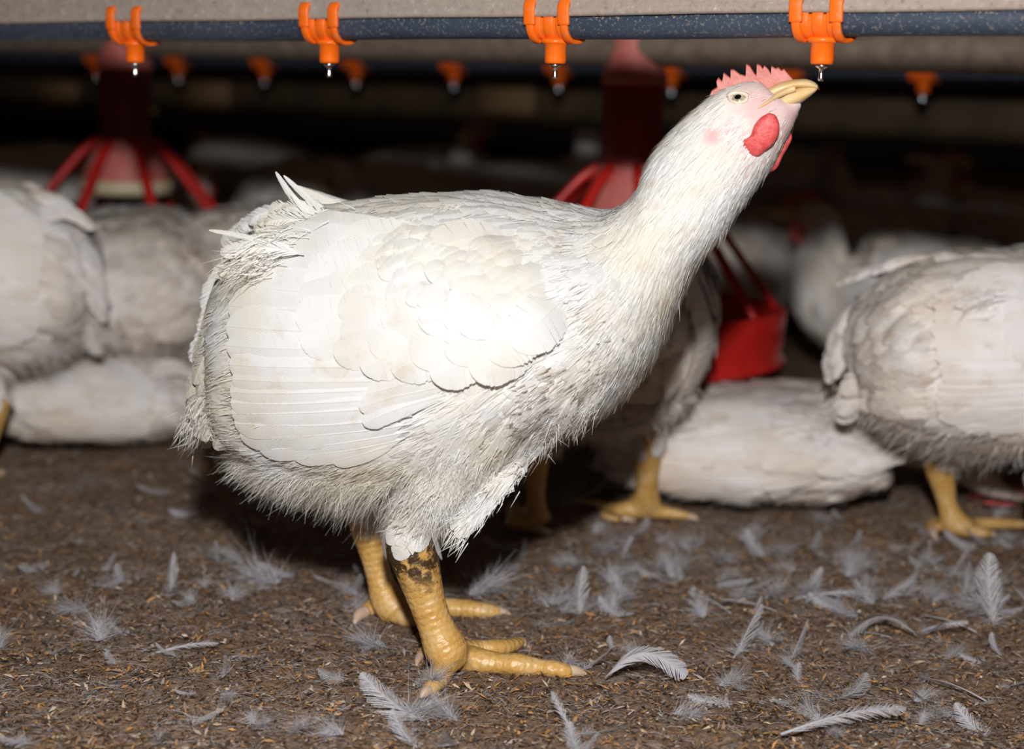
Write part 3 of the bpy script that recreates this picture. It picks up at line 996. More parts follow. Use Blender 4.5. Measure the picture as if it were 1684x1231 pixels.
DOWN = np.array([0, 0, -1.0])
def plumage_mesh(me, reg, bvh, spec):
    """contour feathers, short neck feathers and down in one mesh"""
    v, part, al, u, tan = reg
    s = spec
    mb = MB()
    leg = part[:, 2] + part[:, 3]
    torso = (leg < 0.35)
    nu = s['neck_u']
    inw = s.get('wing_mask')
    # contour feathers on the torso
    keep = (torso & (u < nu + 0.6)).astype(float) + (torso & (u >= 49)) * 0.0
    keep = ((leg < 0.3) & ((u < nu + 0.8) | (part[:, 1] > 0.5))).astype(float)
    for (x, z, r_) in s.get('bare', ()):
        keep[(np.hypot(v[:, 0] - x, v[:, 2] - z) < r_) & (v[:, 1] < 0)] = 0
    P, Nn, vi = sample_surface(me, s['n'], s['dist'], keep)
    order = np.argsort(P[:, 0])
    for i in order:
        p, no, k = P[i], Nn[i], vi[i]
        uu = u[k]
        if inw is not None and inw(p):
            continue
        if part[k, 1] > .5 and p[2] < s['hock_z']:
            continue
        thigh = part[k, 1] > 0.5
        d = tan[k].copy()
        if thigh:
            d = norm(d * 0.9 + np.array([-.15, 0, -.35]))
        else:
            d = norm(d + DOWN * (0.42 if uu < 9 else 0.25) + rng.normal(0, .10, 3))
        d = norm(d - no * np.dot(d, no))
        fr = np.clip((uu - 8.0) / 4.0, 0, 1) if not thigh else 0.25
        Ln = s['len'] * (1 - 0.45 * fr) * rng.uniform(.85, 1.15)
        hw = s['hw'] * (1 - 0.5 * fr) * rng.uniform(.85, 1.15)
        low = no[2] < -0.35
        dirt = 0.0
        if low or thigh:
            dirt = rng.random() ** 3 * 0.4
        if s.get('dirt_shade_fn'):
            dirt += s['dirt_shade_fn'](p)
        lay_feather(mb, bvh, p, d, Ln, hw, 0.0004, s['off'], s['nb'], fray=0.16 if low else 0.08, dirt=min(dirt, .8), gap=0.03)
    # neck and head: short narrow feathers
    keep = ((leg < 0.1) & (part[:, 1] < .5) & (u > nu - 1.2) & (u < s['face_u'])).astype(float) * np.clip((s['face_u'] + 1.0 - u) / 8.5, 0.10, 1) ** 2.0
    for (x, z, r_) in s.get('face_bare', ()):
        keep[np.hypot(v[:, 0] - x, v[:, 2] - z) < r_] = 0
    P, Nn, vi = sample_surface(me, s['n_neck'], 0, keep)
    uu = u[vi]
    fr = np.clip((uu - nu) / (s['face_u'] - nu), 0, 1)
    D = norm(tan[vi] + Nn * 0.13 + rng.normal(0, .13, (len(P), 3)) + DOWN * 0.15)
    ln = (0.0150 * (1 - fr) + 0.0045 * fr) * rng.uniform(.6, 1.3, len(P))
    wdt = (0.0016 * (1 - fr) + 0.0006 * fr) * s.get('neckw', 1.0)
    strands(mb, P + Nn * 0.0002, D, ln, wdt, bend=-Nn * 0.10, rnd=rng.random(len(P)) * .8, Nn=Nn, jit=.3)
    # loose down along the belly, vent and thighs
    keep = ((leg < 0.25) & (u < 8.2) & (v[:, 2] < s['down_z'])).astype(float) + ((part[:, 1] > 0.4) & (leg < 0.35)) * 0.8
    P, Nn, vi = sample_surface(me, s['n_down'], 0, np.clip(keep, 0, 1))
    fl = np.clip((-Nn[:, 2] + 0.2) * 0.8, 0.12, 1)
    D = norm(tan[vi] * 0.8 + DOWN * 0.30 + Nn * (0.40 * fl)[:, None] + rng.normal(0, .26, (len(P), 3)))
    ln = (0.009 + 0.009 * fl) * rng.uniform(.4, 1.25, len(P))
    strands(mb, P + Nn * (s['off'] * .4), D, ln, s.get('downw', .00055), bend=rng.normal(0, .26, (len(P), 3)), dirt=rng.random(len(P)) ** 4 * 0.6 * fl, Nn=Nn, jit=.3)
    # fine hair softening the feather edges everywhere else
    keep = ((leg < 0.2) & (u < nu + 1)).astype(float)
    P, Nn, vi = sample_surface(me, s['n_fine'], 0, keep)
    D = norm(tan[vi] + DOWN * 0.3 + Nn * 0.05 + rng.normal(0, .12, (len(P), 3)))
    strands(mb, P + Nn * s['off'] * .8, D, 0.013 * rng.uniform(.4, 1.2, len(P)), 0.0008, bend=-Nn * 0.06, rnd=rng.random(len(P)) * .5, Nn=Nn, jit=.2)
    # dark flecks stuck in the feathers
    if s.get('flecks'):
        Pk, Nk, Dk, lk = [], [], [], []
        for (x0, y0, x1, y1, cnt, l0) in s['flecks']:
            for _ in range(cnt):
                h = hit(bvh, rng.uniform(x0, x1), rng.uniform(y0, y1))
                if h is None: continue
                Pk.append(h[0] + h[1] * (s['off'] + .0026)); Nk.append(h[1])
                dd = np.array([-.8, 0, -.25 + rng.normal(0, .2)]); dd = dd - h[1] * dd.dot(h[1])
                Dk.append(dd); lk.append(l0 * rng.uniform(.4, 1.2))
        if Pk:
            m0 = mb.n
            strands(mb, np.array(Pk), np.array(Dk), np.array(lk), 0.0009, rnd=1.0, Nn=np.array(Nk))
            c = mb.c[-1]
            c[:, 3] = np.repeat(rng.uniform(.35, .95, len(Pk)), 8)
    return mb

def hit(bvh, px, py):
    h = bvh.ray_cast(Vector(HC), Vector(hray(px, py)).normalized())
    if h[0] is None:
        return None
    return np.array(h[0]), np.array(h[1])

# ------------------------------------------------------------------ body surfaces
main_me, main_info = body_mesh(MAIN_ROWS, LEGS, 0.0017, 5, 130, 0.0028)
main_bvh = BVHTree.FromPolygons([tuple(c) for c in coords(main_me)], [tuple(p.vertices) for p in main_me.polygons])
main_reg = region_arrays(main_me, main_info)

def in_poly(x, y, poly):
    ins = False
    for i in range(len(poly)):
        (x1, y1), (x2, y2) = poly[i - 1], poly[i]
        if (y1 > y) != (y2 > y) and x < (x2 - x1) * (y - y1) / (y2 - y1) + x1:
            ins = not ins
    return ins
def wing_mesh(bvh):
    mb = MB()
    def feather(root, tip, hw, off, bow=0.0, n=9, nb=16, fray=0.06, dirt=0.0, shaft=0.0006, rise=0.0012, gap=0.0, droop=0.20, sink=0.0):
        r0, t0 = np.array(root, float), np.array(tip, float)
        pr = np.array([-(t0 - r0)[1], (t0 - r0)[0]])
        P, Q = [], []
        for i in range(n):
            t = i / (n - 1)
            c = r0 + (t0 - r0) * t + pr * bow * 4 * t * (1 - t)
            h = hit(bvh, *c)
            if h is None:
                q_ = hp(c[0], c[1], -0.075)
                hh = bvh.find_nearest(Vector(q_))
                h = (np.array(hh[0]) * 0.4 + q_ * 0.6, np.array([0, -1.0, 0]))
            no = norm(h[1] * 0.55 + np.array([0, -1, 0]) * 0.45)
            sk = min(1.0, t / .55); sk = sk * sk * (3 - 2 * sk)
            P.append(h[0] + no * ((off + .002) * (1 - sink + sink * sk) - .002 + rise * t)); Q.append(no)
        P, Q = np.array(P), np.array(Q)
        for _ in range(2):
            P[1:-1] = P[1:-1] * .5 + (P[:-2] + P[2:]) * .25
        vane(mb, P, norm(Q), hw / PXM, nb, gap=gap, droop=droop, sweep=0.10, fray=fray, dirt=dirt, shaft=shaft)
    lay = [((652, 724), (548, 753), 15), ((668, 716), (486, 745), 18), ((675, 704), (432, 733), 20), ((678, 692), (402, 712), 22), ((680, 680), (394, 692), 22),
           ((680, 664), (390, 676), 20), ((680, 650), (389, 660), 20), ((680, 636), (388, 642), 20), ((680, 620), (392, 622), 22),
           ((672, 600), (387, 598), 27), ((668, 572), (384, 568), 30), ((664, 545), (384, 538), 32), ((662, 516), (388, 506), 33), ((660, 486), (398, 475), 33), ((662, 458), (416, 447), 32), ((668, 432), (440, 420), 30), ((680, 410), (470, 398), 28), ((700, 392), (510, 380), 26)]
    for i, (a, b_, hw) in enumerate(lay):
        feather(a, b_, hw * 1.15, 0.0035 + 0.00040 * i, bow=-0.03 if i < 5 else -0.015, nb=34, fray=0.03, gap=0.0, n=11)
    off = 0.0100
    for a, b_, hw in (((735, 648), (604, 690), 17), ((740, 632), (598, 668), 18), ((748, 614), (610, 648), 20)):
        feather(a, b_, hw, 0.0085, bow=0.03, dirt=0.06, sink=.6)
    rows = [  # tips, root offset, half width
        ([(496, 560), (494, 527), (500, 494), (516, 464), (540, 436), (566, 412)], (165, -10), 33),
        ([(560, 592), (604, 606), (660, 612), (720, 618), (776, 616)], (120, -52), 33),
        ([(572, 545), (566, 512), (576, 480), (596, 450), (622, 424)], (140, -16), 34),
        ([(628, 583), (690, 594), (752, 592), (812, 590), (850, 574)], (84, -82), 40),
        ([(640, 530), (640, 495), (656, 462), (682, 436), (712, 414)], (125, -30), 36),
        ([(704, 545), (764, 548)], (76, -74), 36)]
    for tips, ro, hw in rows:
        for j, tp_ in enumerate(tips):
            jx, jy = rng.normal(0, 4), rng.normal(0, 4)
            feather((tp_[0] + ro[0] + jx, tp_[1] + ro[1] + jy), (tp_[0] + jx, tp_[1] + jy), hw * 1.1, off + 0.0003 * j, bow=0.02, nb=26, fray=0.08, rise=0.0012, n=9, shaft=0.0003, sink=.9)
        off += 0.00055
    # small lesser coverts over the shoulder
    poly = [(640, 400), (720, 385), (800, 395), (868, 435), (892, 510), (868, 572), (800, 560), (730, 520), (690, 470), (640, 440)]
    c_ = []
    while len(c_) < 130:
        x, y = rng.uniform(640, 895), rng.uniform(380, 575)
        if in_poly(x, y, poly):
            c_.append((x, y))
    c_.sort()
    for x, y in c_:
        f = (x - 640) / 250
        dx, dy = -52 + rng.normal(0, 4), 14 + 26 * f + rng.normal(0, 5)
        feather((x - dx * .45, y - dy * .45), (x + dx * .55, y + dy * .55), 17, 0.0152 - 0.0095 * max(0, f - .35) / .65, nb=16, fray=.12, n=7, rise=.0008, sink=.75, shaft=0, gap=.02, droop=.3)
    return mb

def tail_mesh(spikes=True):
    mb = MB()
    def fe(pts, y, hw, nb=20, fray=0.25, dirt=0.0, dt=0.0, gap=0.12, droop=0.22, shaft=0.0005, nrm=None, y1=None, tipr=3.0):
        n = 10
        C = catmull(np.array(pts, float), n)
        yy = np.linspace(y, y if y1 is None else y1, n)
        P = np.array([hp(c[0], c[1], q_) for c, q_ in zip(C, yy)])
        T = norm(np.gradient(P, axis=0))
        nn = np.array([-.25, -1.0 if y <= 0.03 else 1.0, .45]) if nrm is None else np.array(nrm)
        Q = norm(nn[None] - T * (T @ nn)[:, None])
        vane(mb, P, Q, hw / PXM, nb, gap=gap, droop=droop, fray=fray, dirt=dirt, dirt_tip=dt, shaft=shaft, sweep=0.16, tipr=tipr)
    # long curved spikes
    def fs(*a, **k):
        if spikes: fe(*a, **k)
    fs([(600, 372), (530, 356), (486, 330), (453, 282)], -0.03, 7, nb=40, fray=.12, gap=.02, dt=.12, tipr=14)
    fs([(585, 382), (532, 366), (502, 346), (478, 318)], -0.035, 7, nb=40, fray=.12, gap=.02, tipr=14)
    fs([(590, 376), (545, 354), (505, 325), (466, 288)], -0.015, 6, nb=40, fray=.12, gap=.02, tipr=14)
    fs([(620, 360), (560, 342), (520, 322), (480, 304)], 0.01, 8, nb=40, fray=.15, gap=.03, tipr=14)
    fs([(640, 352), (580, 338), (530, 322), (486, 306)], 0.04, 9, nb=40, fray=.15, gap=.03, tipr=14)
    fs([(520, 428), (440, 402), (400, 388), (343, 378)], -0.07, 5, nb=40, fray=.2, gap=.1, tipr=14)
    fs([(505, 436), (440, 412), (400, 404), (364, 416)], -0.07, 6, nb=40, fray=.2, gap=.1, tipr=14)
    # rump plumes swept over the tail root
    for k in range(30):
        t = rng.random()
        rx, ry = 560 - 90 * t + rng.normal(0, 10), 372 + 62 * t + rng.normal(0, 6)
        tx, ty = 470 - 112 * t + rng.normal(0, 8), 346 + 96 * t + rng.normal(0, 8)
        y = -0.075 * t - 0.015 + rng.normal(0, .012)
        fe([(rx, ry), ((rx + tx) / 2, (ry + ty) / 2 - 10), (tx, ty), (tx - 10, ty + 10)], y, 16, nb=50, fray=.3, gap=.07, tipr=3.0)
    for k in range(14):
        t = rng.random()
        fe([(560 - 70 * t, 365 + 40 * t), (490 - 70 * t, 345 + 35 * t), (430 - 50 * t, 350 + 42 * t), (412 - 50 * t, 366 + 46 * t)], 0.02 + 0.05 * t, 16, nb=50, fray=.3, gap=.07, tipr=3.0)
    # drooping coverts down the rear edge
    for k in range(40):
        t = rng.random()
        rx, ry = 425 - 22 * t + rng.normal(0, 12), 430 + 120 * t + rng.normal(0, 8)
        tx, ty = 352 - 28 * math.sin(t * 2.6) + rng.normal(0, 6), ry + 96 + rng.normal(0, 8)
        side = rng.choice([-1, -1, 1])
        y = side * (0.045 + 0.035 * rng.random())
        fe([(rx, ry), ((rx + tx) / 2 - 12, (ry + ty) / 2 - 12), (tx, ty)], y, 20, nb=48, fray=.26, gap=.05, dt=.12, y1=y * .7, tipr=2.5)
    # hanging tail tuft
    for (a, b_, c, y, hw) in [((412, 570), (352, 594), (304, 650), -.060, 31), ((414, 585), (355, 622), (306, 684), -.066, 32), ((416, 595), (366, 648), (328, 722), -.072, 33),
                              ((418, 600), (382, 660), (352, 738), -.078, 31), ((408, 566), (354, 588), (318, 622), -.058, 29), ((404, 570), (348, 610), (303, 668), .0, 33), ((406, 580), (352, 640), (310, 716), .01, 35),
                              ((410, 585), (360, 660), (332, 736), .03, 35), ((420, 600), (396, 660), (374, 735), -.082, 29), ((405, 575), (352, 620), (304, 704), -.04, 32), ((412, 590), (362, 640), (318, 716), -.07, 32)]:
        fe([a, b_, c], y, hw, nb=56, fray=.28, gap=.06, dt=.3, y1=y * .72, tipr=2.2)
    # wisps over the rump
    n = 1500
    t = rng.random(n)
    q_ = np.array([hp(560 - 150 * a + rng.normal(0, 14), 372 + 66 * a + rng.normal(0, 14), -.075 * a - .02 + rng.normal(0, .012)) for a in t])
    strands(mb, q_, np.stack([-.9 + rng.normal(0, .2, n), rng.normal(0, .25, n), .12 - .35 * t + rng.normal(0, .22, n)], -1), 0.022 * rng.uniform(.4, 1.2, n), 0.00055, bend=np.stack([np.zeros(n), np.zeros(n), -.35 + rng.normal(0, .2, n)], -1), Nn=np.tile([0, -1.0, .3], (n, 1)))
    # fluffy tips
    n = 900
    t = rng.random(n)
    q_ = np.array([hp(385 - 75 * a + rng.normal(0, 12), 625 + 82 * a + rng.normal(0, 16), rng.choice([-.062, -.05, -.03, .03]) + rng.normal(0, .006)) for a in t])
    strands(mb, q_, np.stack([-.35 + rng.normal(0, .3, n), rng.normal(0, .35, n), -.9 + rng.normal(0, .3, n)], -1), 0.013 * rng.uniform(.5, 1.2, n), 0.00055, dirt=rng.random(n) ** 2 * .8)
    return mb

def thigh_feathers(mb, bvh):
    lst = [((905, 690), (850, 775), 22), ((890, 715), (815, 815), 22), ((865, 735), (778, 850), 22), ((845, 750), (752, 880), 21), ((835, 735), (745, 868), 22), ((815, 735), (735, 842), 24),
           ((950, 650), (890, 735), 22), ((990, 620), (935, 705), 20), ((800, 700), (712, 808), 26), ((770, 690), (690, 800), 26), ((840, 690), (760, 800), 26), ((740, 740), (676, 830), 20), ((705, 750), (652, 832), 18),
           ((770, 760), (708, 838), 20)]
    big = []
    for a, b_, hw in lst:
        big.append((a, b_, hw * .8))
        for _ in range(2):
            dx, dy = rng.normal(0, 14, 2)
            big.append(((a[0] + dx, a[1] + dy), (b_[0] + dx * .8 + 4, b_[1] + dy * .6 - 8), hw * .6))
    lst = big
    for a, b_, hw in lst:
        P, Q = [], []
        for t in np.linspace(0, 1, 8):
            c = np.array(a) + (np.array(b_) - np.array(a)) * t
            h = hit(bvh, *c)
            if h is None:
                q_ = hp(c[0], c[1], NEAR - .012); h = (q_, np.array([0, -1.0, 0]))
            no = norm(h[1] + np.array([0, -.6, 0]))
            P.append(h[0] + no * (.003 + .003 * t)); Q.append(no)
        P = np.array(P)
        for _ in range(3):
            P[1:-1] = P[1:-1] * .5 + (P[:-2] + P[2:]) * .25
        k_ = 26
        i_ = rng.integers(3, 8, k_)
        Tn = norm(np.gradient(P, axis=0))
        sd_ = norm(np.cross(Tn, np.array(Q)))
        strands(mb, P[i_] + sd_[i_] * (rng.normal(0, .6, k_) * hw / PXM)[:, None] + np.array(Q)[i_] * .0012, Tn[i_] + rng.normal(0, .22, (k_, 3)), .014 * rng.uniform(.4, 1.2, k_), .0007, dirt=rng.random(k_) ** 4 * .6, Nn=np.array(Q)[i_])
        vane(mb, P, np.array(Q), hw / PXM, 40, gap=.12, fray=.36, droop=.2, shaft=.0003, dirt_tip=.1, tipr=2.6)

# ------------------------------------------------------------------ parts of the head, in the hen frame
def zpx(X, Y):      # a position in a close-up of the head, as a picture position
    return 1000 + X / 4.1025, 60 + Y / 4.1025
def pillow(mb, outline, y, thick, mi=0, bulge=0.0):
    pts = np.array([hp(px, py, y) for px, py in outline])
    P = catmull(np.concatenate([pts, pts[:1]]), 41)[:-1]
    c = P.mean(0)
    rings = []
    for a in np.linspace(-math.pi / 2 * .96, math.pi / 2 * .96, 13):
        rg = c + (P - c) * (math.cos(a) ** 0.6)
        rg[:, 1] += math.sin(a) * thick + bulge * (rg[:, 2] - c[2])
        rings.append(rg)
    rings_to_mesh(mb, np.array(rings), True, None, mi)
def head_parts():
    out = {}
    o = [(685, 400), (700, 360), (740, 335), (733, 292), (745, 274), (772, 300), (780, 242), (800, 255), (828, 278), (828, 218), (850, 220), (890, 252), (930, 262), (933, 182), (957, 195), (990, 250), (1003, 258), (1004, 182), (1027, 190), (1045, 215),
         (1054, 192), (1080, 215), (1099, 252), (1103, 195), (1130, 213), (1150, 205), (1170, 225), (1187, 215), (1212, 245), (1250, 282), (1225, 330), (1150, 345), (1050, 345), (930, 365), (820, 400), (720, 440)]
    pts = [zpx(*p) for p in o]
    mb = MB()
    P = np.array([hp(px, py, 0) for px, py in pts])
    base = np.array([hp(px, min(py + 16, 170), 0) for px, py in pts])
    n = len(P)
    layers = []
    for yy, s in ((-.0026, .80), (-.0018, .93), (0, 1.0), (.0018, .93), (.0026, .80)):
        rg = base + (P - base) * s if s < 1 else P.copy()
        rg = rg.copy(); rg[:, 1] += yy
        layers.append(rg)
    rings_to_mesh(mb, np.array(layers), False)
    me = mb.mesh('comb', None)
    import bmesh
    bm = bmesh.new(); bm.from_mesh(me); bm.verts.ensure_lookup_table()
    bm.faces.new([bm.verts[i] for i in range(n)])
    bm.faces.new([bm.verts[4 * n + i] for i in reversed(range(n))])
    bmesh.ops.recalc_face_normals(bm, faces=bm.faces)
    bmesh.ops.triangulate(bm, faces=[f for f in bm.faces if len(f.verts) > 4])
    bm.to_mesh(me); bm.free()
    out['comb'] = me
    w1 = [(1085, 515), (1130, 530), (1155, 590), (1150, 660), (1110, 730), (1060, 770), (1010, 810), (940, 785), (900, 735), (910, 700), (960, 665), (985, 600), (1030, 545)]
    mb = MB(); pillow(mb, [zpx(*p) for p in w1], -0.0292, 0.0045, bulge=-.10)
    out['wattle_n'] = mb.mesh('wattle', None)
    w2 = [(1222, 622), (1243, 680), (1215, 745), (1180, 805), (1145, 880), (1105, 910), (1062, 900), (1070, 850), (1110, 780), (1150, 720), (1190, 660)]
    mb = MB(); pillow(mb, [zpx(*p) for p in w2], 0.006, 0.004)
    out['wattle_f'] = mb.mesh('wattle', None)
    def beak(st, k=26, pw=0.85):
        rows = []
        for (tx, ty), (bx, by), wd in st:
            t, b_ = hp(*zpx(tx, ty)), hp(*zpx(bx, by))
            rows.append((t[0], t[2], b_[0], b_[2], wd))
        mb = MB()
        R = torso_loft(rows, 34, k)
        rings_to_mesh(mb, R, True)
        return mb
    mb = beak([((1080, 350), (1050, 430), .0105), ((1150, 312), (1120, 408), .0112), ((1215, 293), (1190, 378), .0108), ((1275, 287), (1262, 352), .0095), ((1335, 286), (1335, 348), .0078), ((1388, 304), (1388, 350), .0056), ((1418, 330), (1416, 356), .0032), ((1428, 350), (1426, 364), .0012)])
    for sd in (-1, 1):   # the horny edge running back to the corner of the mouth
        P = []
        for x, y, yl in ((1010, 484, .0205), (1060, 455, .0178), (1120, 415, .0142), (1190, 376, .0115), (1260, 350, .0092)):
            h = hit(main_bvh, *zpx(x, y))
            P.append((h[0] + h[1] * .0004) * np.array([1, -sd, 1]) if h is not None and x < 1150 else hp(*zpx(x, y), sd * yl))
        P = np.array(P)
        tube(mb, catmull(P, 18), np.linspace(.0006, .0024, 18) ** 1.0, 10)
    out['upper_beak'] = mb.mesh('upper_beak', None)
    mb = beak([((1050, 452), (1090, 520), .0170), ((1120, 425), (1160, 500), .0148), ((1200, 374), (1238, 474), .0122), ((1280, 345), (1304, 446), .0098), ((1350, 338), (1358, 408), .0072), ((1395, 342), (1392, 380), .0044), ((1412, 350), (1408, 366), .0016)])
    out['lower_beak'] = mb.mesh('lower_beak', None)
    h = hit(main_bvh, *zpx(880, 420))
    for nm, sg in (('eye_n', 1), ('eye_f', -1)):
        c, no = h[0].copy(), h[1].copy()
        if sg < 0: c[1] *= -1; no[1] *= -1
        c = c - no * 0.0030
        mb = MB()
        e1 = norm(np.cross(no, [0, 0, 1])); e2 = np.cross(no, e1)
        rad = 0.0056
        for a0, a1, mi in ((0.0, 0.42, 1), (0.42, 0.88, 0), (0.88, 2.2, 2)):
            rg = []
            for a in np.linspace(a0 + 1e-3, a1, 8):
                bt = np.arange(28) / 28 * 2 * math.pi
                rg.append(c + rad * (math.cos(a) * no + math.sin(a) * (np.cos(bt)[:, None] * e1 + np.sin(bt)[:, None] * e2)))
            rings_to_mesh(mb, np.array(rg), a0 == 0, None, mi)
        out[nm] = mb.mesh('eye', None)
    for nm, sg in (('lid_n', 1), ('lid_f', -1)):
        mb = MB()
        for k, (rx, ry, dx, dy, rr, a0, a1) in enumerate(((60, 28, 0, 0, .0011, 0, 2 * math.pi), (58, 22, 0, -4, .0015, math.pi, 2 * math.pi), (84, 44, 8, -8, .0007, math.pi * 1.0, 2 * math.pi * 1.0))):
            P = []
            for a in np.linspace(a0, a1, 33):
                q_ = hit(main_bvh, *zpx(880 + dx + rx * math.cos(a), 420 + dy + ry * math.sin(a)))
                p = q_[0] + q_[1] * .0006
                if k == 1:
                    p = p + q_[1] * .0014
                P.append(p)
            P = np.array(P)
            if sg < 0: P[:, 1] *= -1
            tube(mb, P, rr, 8, up=(0, 1, 0))
        out[nm] = mb.mesh('eyelid', None)
    return out
HEAD = head_parts()
def moved(me, T2):
    """head mesh carried by a turn and shift in the x-z plane"""
    c = me.copy()
    v = coords(c)
    a, sh0, sh1 = T2
    x, z = v[:, 0] - sh0[0], v[:, 2] - sh0[1]
    v[:, 0], v[:, 2] = math.cos(a) * x - math.sin(a) * z + sh1[0], math.sin(a) * x + math.cos(a) * z + sh1[1]
    c.vertices.foreach_set('co', v.ravel()); c.update()
    return c
def claw_meshes():
    k1, k2 = 1.225 / FPX, 1.35 / FPX
    L_ = [([(930, 1102, 11), (948, 1103, 9), (965, 1108, 2)], k1), ([(850, 1057, 10), (859, 1055, 8), (864, 1062, 2)], k1), ([(706, 1133, 10), (698, 1139, 8), (691, 1147, 2)], k1), ([(691, 1079, 8), (687, 1086, 6), (685, 1094, 2)], k1),
          ([(814, 1006, 10), (828, 1007, 8), (842, 1012, 2)], k2), ([(600, 1006, 12), (590, 1012, 10), (583, 1024, 3)], k2), ([(698, 1019, 11), (708, 1023, 8), (716, 1028, 2)], k2)]
    out = []
    for P, k in L_:
        mb = MB()
        Q = np.array([list(w2h(onz(x, y, r * k * .8 + .0008))) + [r * k] for x, y, r in P])
        C = catmull(Q, 12)
        tube(mb, C[:, :3], C[:, 3], 12)
        out.append(mb.mesh('claw', None))
    return out
CLAWS = claw_meshes()

def set_rmask(me, reg, pink, dirt_leg=1.0, hock_z=None):
    v, part, al, u, tan = reg
    n = len(v)
    c = np.zeros((n, 4), np.float32)
    lg = np.clip((part[:, 2] + part[:, 3] - 0.2) / 0.5, 0, 1)
    c[:, 0] = lg
    c[:, 1] = pink
    c[:, 2] = al
    c[:, 3] = np.clip((v[:, 2] - 0.045) / 0.03, 0, 1) * dirt_leg * (v[:, 1] < 0)
    a = me.attributes.new('rmask', 'FLOAT_COLOR', 'POINT')
    a.data.foreach_set('color', c.ravel())
    me.shade_smooth()

# ------------------------------------------------------------------ the main hen
v, part, al, u, tan = main_reg
pink = np.zeros(len(v))
def spot(px, py, rpx, amt, near_only=True, yl=-.03):
    global pink
    q_ = hp(px, py, yl)
    d = np.hypot(v[:, 0] - q_[0], v[:, 2] - q_[2]) / (rpx / PXM)
    f = np.clip(1.25 - d, 0, 1) * amt
    if near_only: f = f * (v[:, 1] < 0.01)
    pink = np.maximum(pink, f)
for (x, y, r_, a_) in ((1175, 222, 24, 0.80), (1205, 225, 40, 0.85), (1250, 178, 52, 0.75), (1215, 165, 26, .25), (1300, 190, 24, 0.68), (1285, 215, 30, 0.60), (1238, 245, 66, 0.75), (1222, 300, 56, 0.55)):
    spot(x, y, r_, a_, False, -.02)
for (x, y, r_, a_) in ((660, 386, 16, .8), (730, 712, 26, .9), (858, 612, 26, .9)):
    spot(x, y, r_, a_, True, -.1)
set_rmask(main_me, main_reg, pink)
wing_poly = [(400, 470), (470, 400), (560, 385), (700, 385), (760, 400), (800, 450), (840, 560), (790, 595), (660, 640), (650, 720), (500, 735), (400, 690)]
WPOLY = [tuple(hp(x, y, -.1)[[0, 2]]) for x, y in wing_poly]
def wing_mask(p):
    return abs(p[1]) > 0.03 and in_poly(p[0], p[2], WPOLY)
bx0, bz0 = hp(905, 660, -.09)[[0, 2]]
def main_dirt(p):
    d = math.hypot((p[0] - bx0) / 0.055, (p[2] - bz0) / 0.045)
    return max(0, 1 - d) * rng.random() ** 2 * 0.45 if p[1] < 0.03 else 0.0
bare = [tuple(hp(x, y, -.1)[[0, 2]]) + (r_,) for x, y, r_ in ((730, 715, .009), (858, 612, .009))]
spec_main = dict(hock_z=float(hp(690, 838)[2]), n=26000, dist=0.0085, len=0.032, hw=0.0090, off=0.0024, nb=12, neck_u=11.0, face_u=23.2, n_neck=36000, n_down=40000, n_fine=18000, down_z=float(hp(500, 735)[2]),
                 wing_mask=wing_mask, bare=bare, dirt_shade_fn=main_dirt, face_bare=[tuple(hp(1215, 163, -.02)[[0, 2]]) + (.0085,), tuple(hp(1250, 180, -.02)[[0, 2]]) + (.008,), tuple(hp(1174, 222, -.02)[[0, 2]]) + (.006,)],
                 flecks=[(840, 590, 990, 715, 80, .008), (950, 520, 1060, 640, 18, .005), (640, 790, 720, 880, 40, .011), (860, 680, 1010, 740, 45, .009), (430, 420, 560, 620, 14, .004)])
root = empty('hen', HO, PHI)
tag(root, 'large white hen standing in front, neck stretched up to the orange drinker', 'chicken')
link('body', main_me, M_BODY, root)
mb = plumage_mesh(main_me, main_reg, main_bvh, spec_main)
thigh_feathers(mb, main_bvh)
PL_MAIN = link('plumage', mb.mesh('plumage'), M_FEA, root)
WING = wing_mesh(main_bvh)
WING_ME = WING.mesh('wing')
def mirrored(me):
    c = me.copy()
    vv = coords(c); vv[:, 1] *= -1
    c.vertices.foreach_set('co', vv.ravel()); c.flip_normals(); c.update()
    return c
WING_MF = mirrored(WING_ME)
link('wing', WING_ME, M_FEA, root)
link('wing', WING_MF, M_FEA, root)
TAIL_ME = tail_mesh().mesh('tail')
TAIL_LOW = tail_mesh(False).mesh('tail')
_v = coords(TAIL_LOW); _v[:, 0] += 0.017; _v[:, 1] *= 0.94
TAIL_LOW.vertices.foreach_set('co', _v.ravel()); TAIL_LOW.update()
link('tail', TAIL_ME, M_FEA, root)
def link_head(root, T2=None, eyes=True):
    g = (lambda me: me) if T2 is None else (lambda me: moved(me, T2))
    link('comb', g(HEAD['comb']), M_COMB, root)
    link('wattle', g(HEAD['wattle_n']), M_WAT, root)
    link('wattle', g(HEAD['wattle_f']), M_WAT, root)
    link('upper_beak', g(HEAD['upper_beak']), M_BEAK, root)
    link('lower_beak', g(HEAD['lower_beak']), M_BEAK, root)
    for s in ('n', 'f'):
        e = link('eye', g(HEAD['eye_' + s]), [M_IRIS, M_PUPIL, M_LID], root)
        link('eyelid', g(HEAD['lid_' + s]), M_LID, e)
link_head(root)
for c in CLAWS:
    link('claw', c, M_CLAW, root)

# ------------------------------------------------------------------ the other hens
def drop(me, dz, zmin=0.004):
    """settle a mesh on the floor: lower it and press its underside flat"""
    vv = coords(me)
    z = vv[:, 2] - dz
    lo_ = 0.055
    vv[:, 2] = np.where(z < lo_, zmin + (lo_ - zmin) * np.exp((np.minimum(z, lo_) - lo_) / lo_), z)
    me.vertices.foreach_set('co', vv.ravel()); me.update()

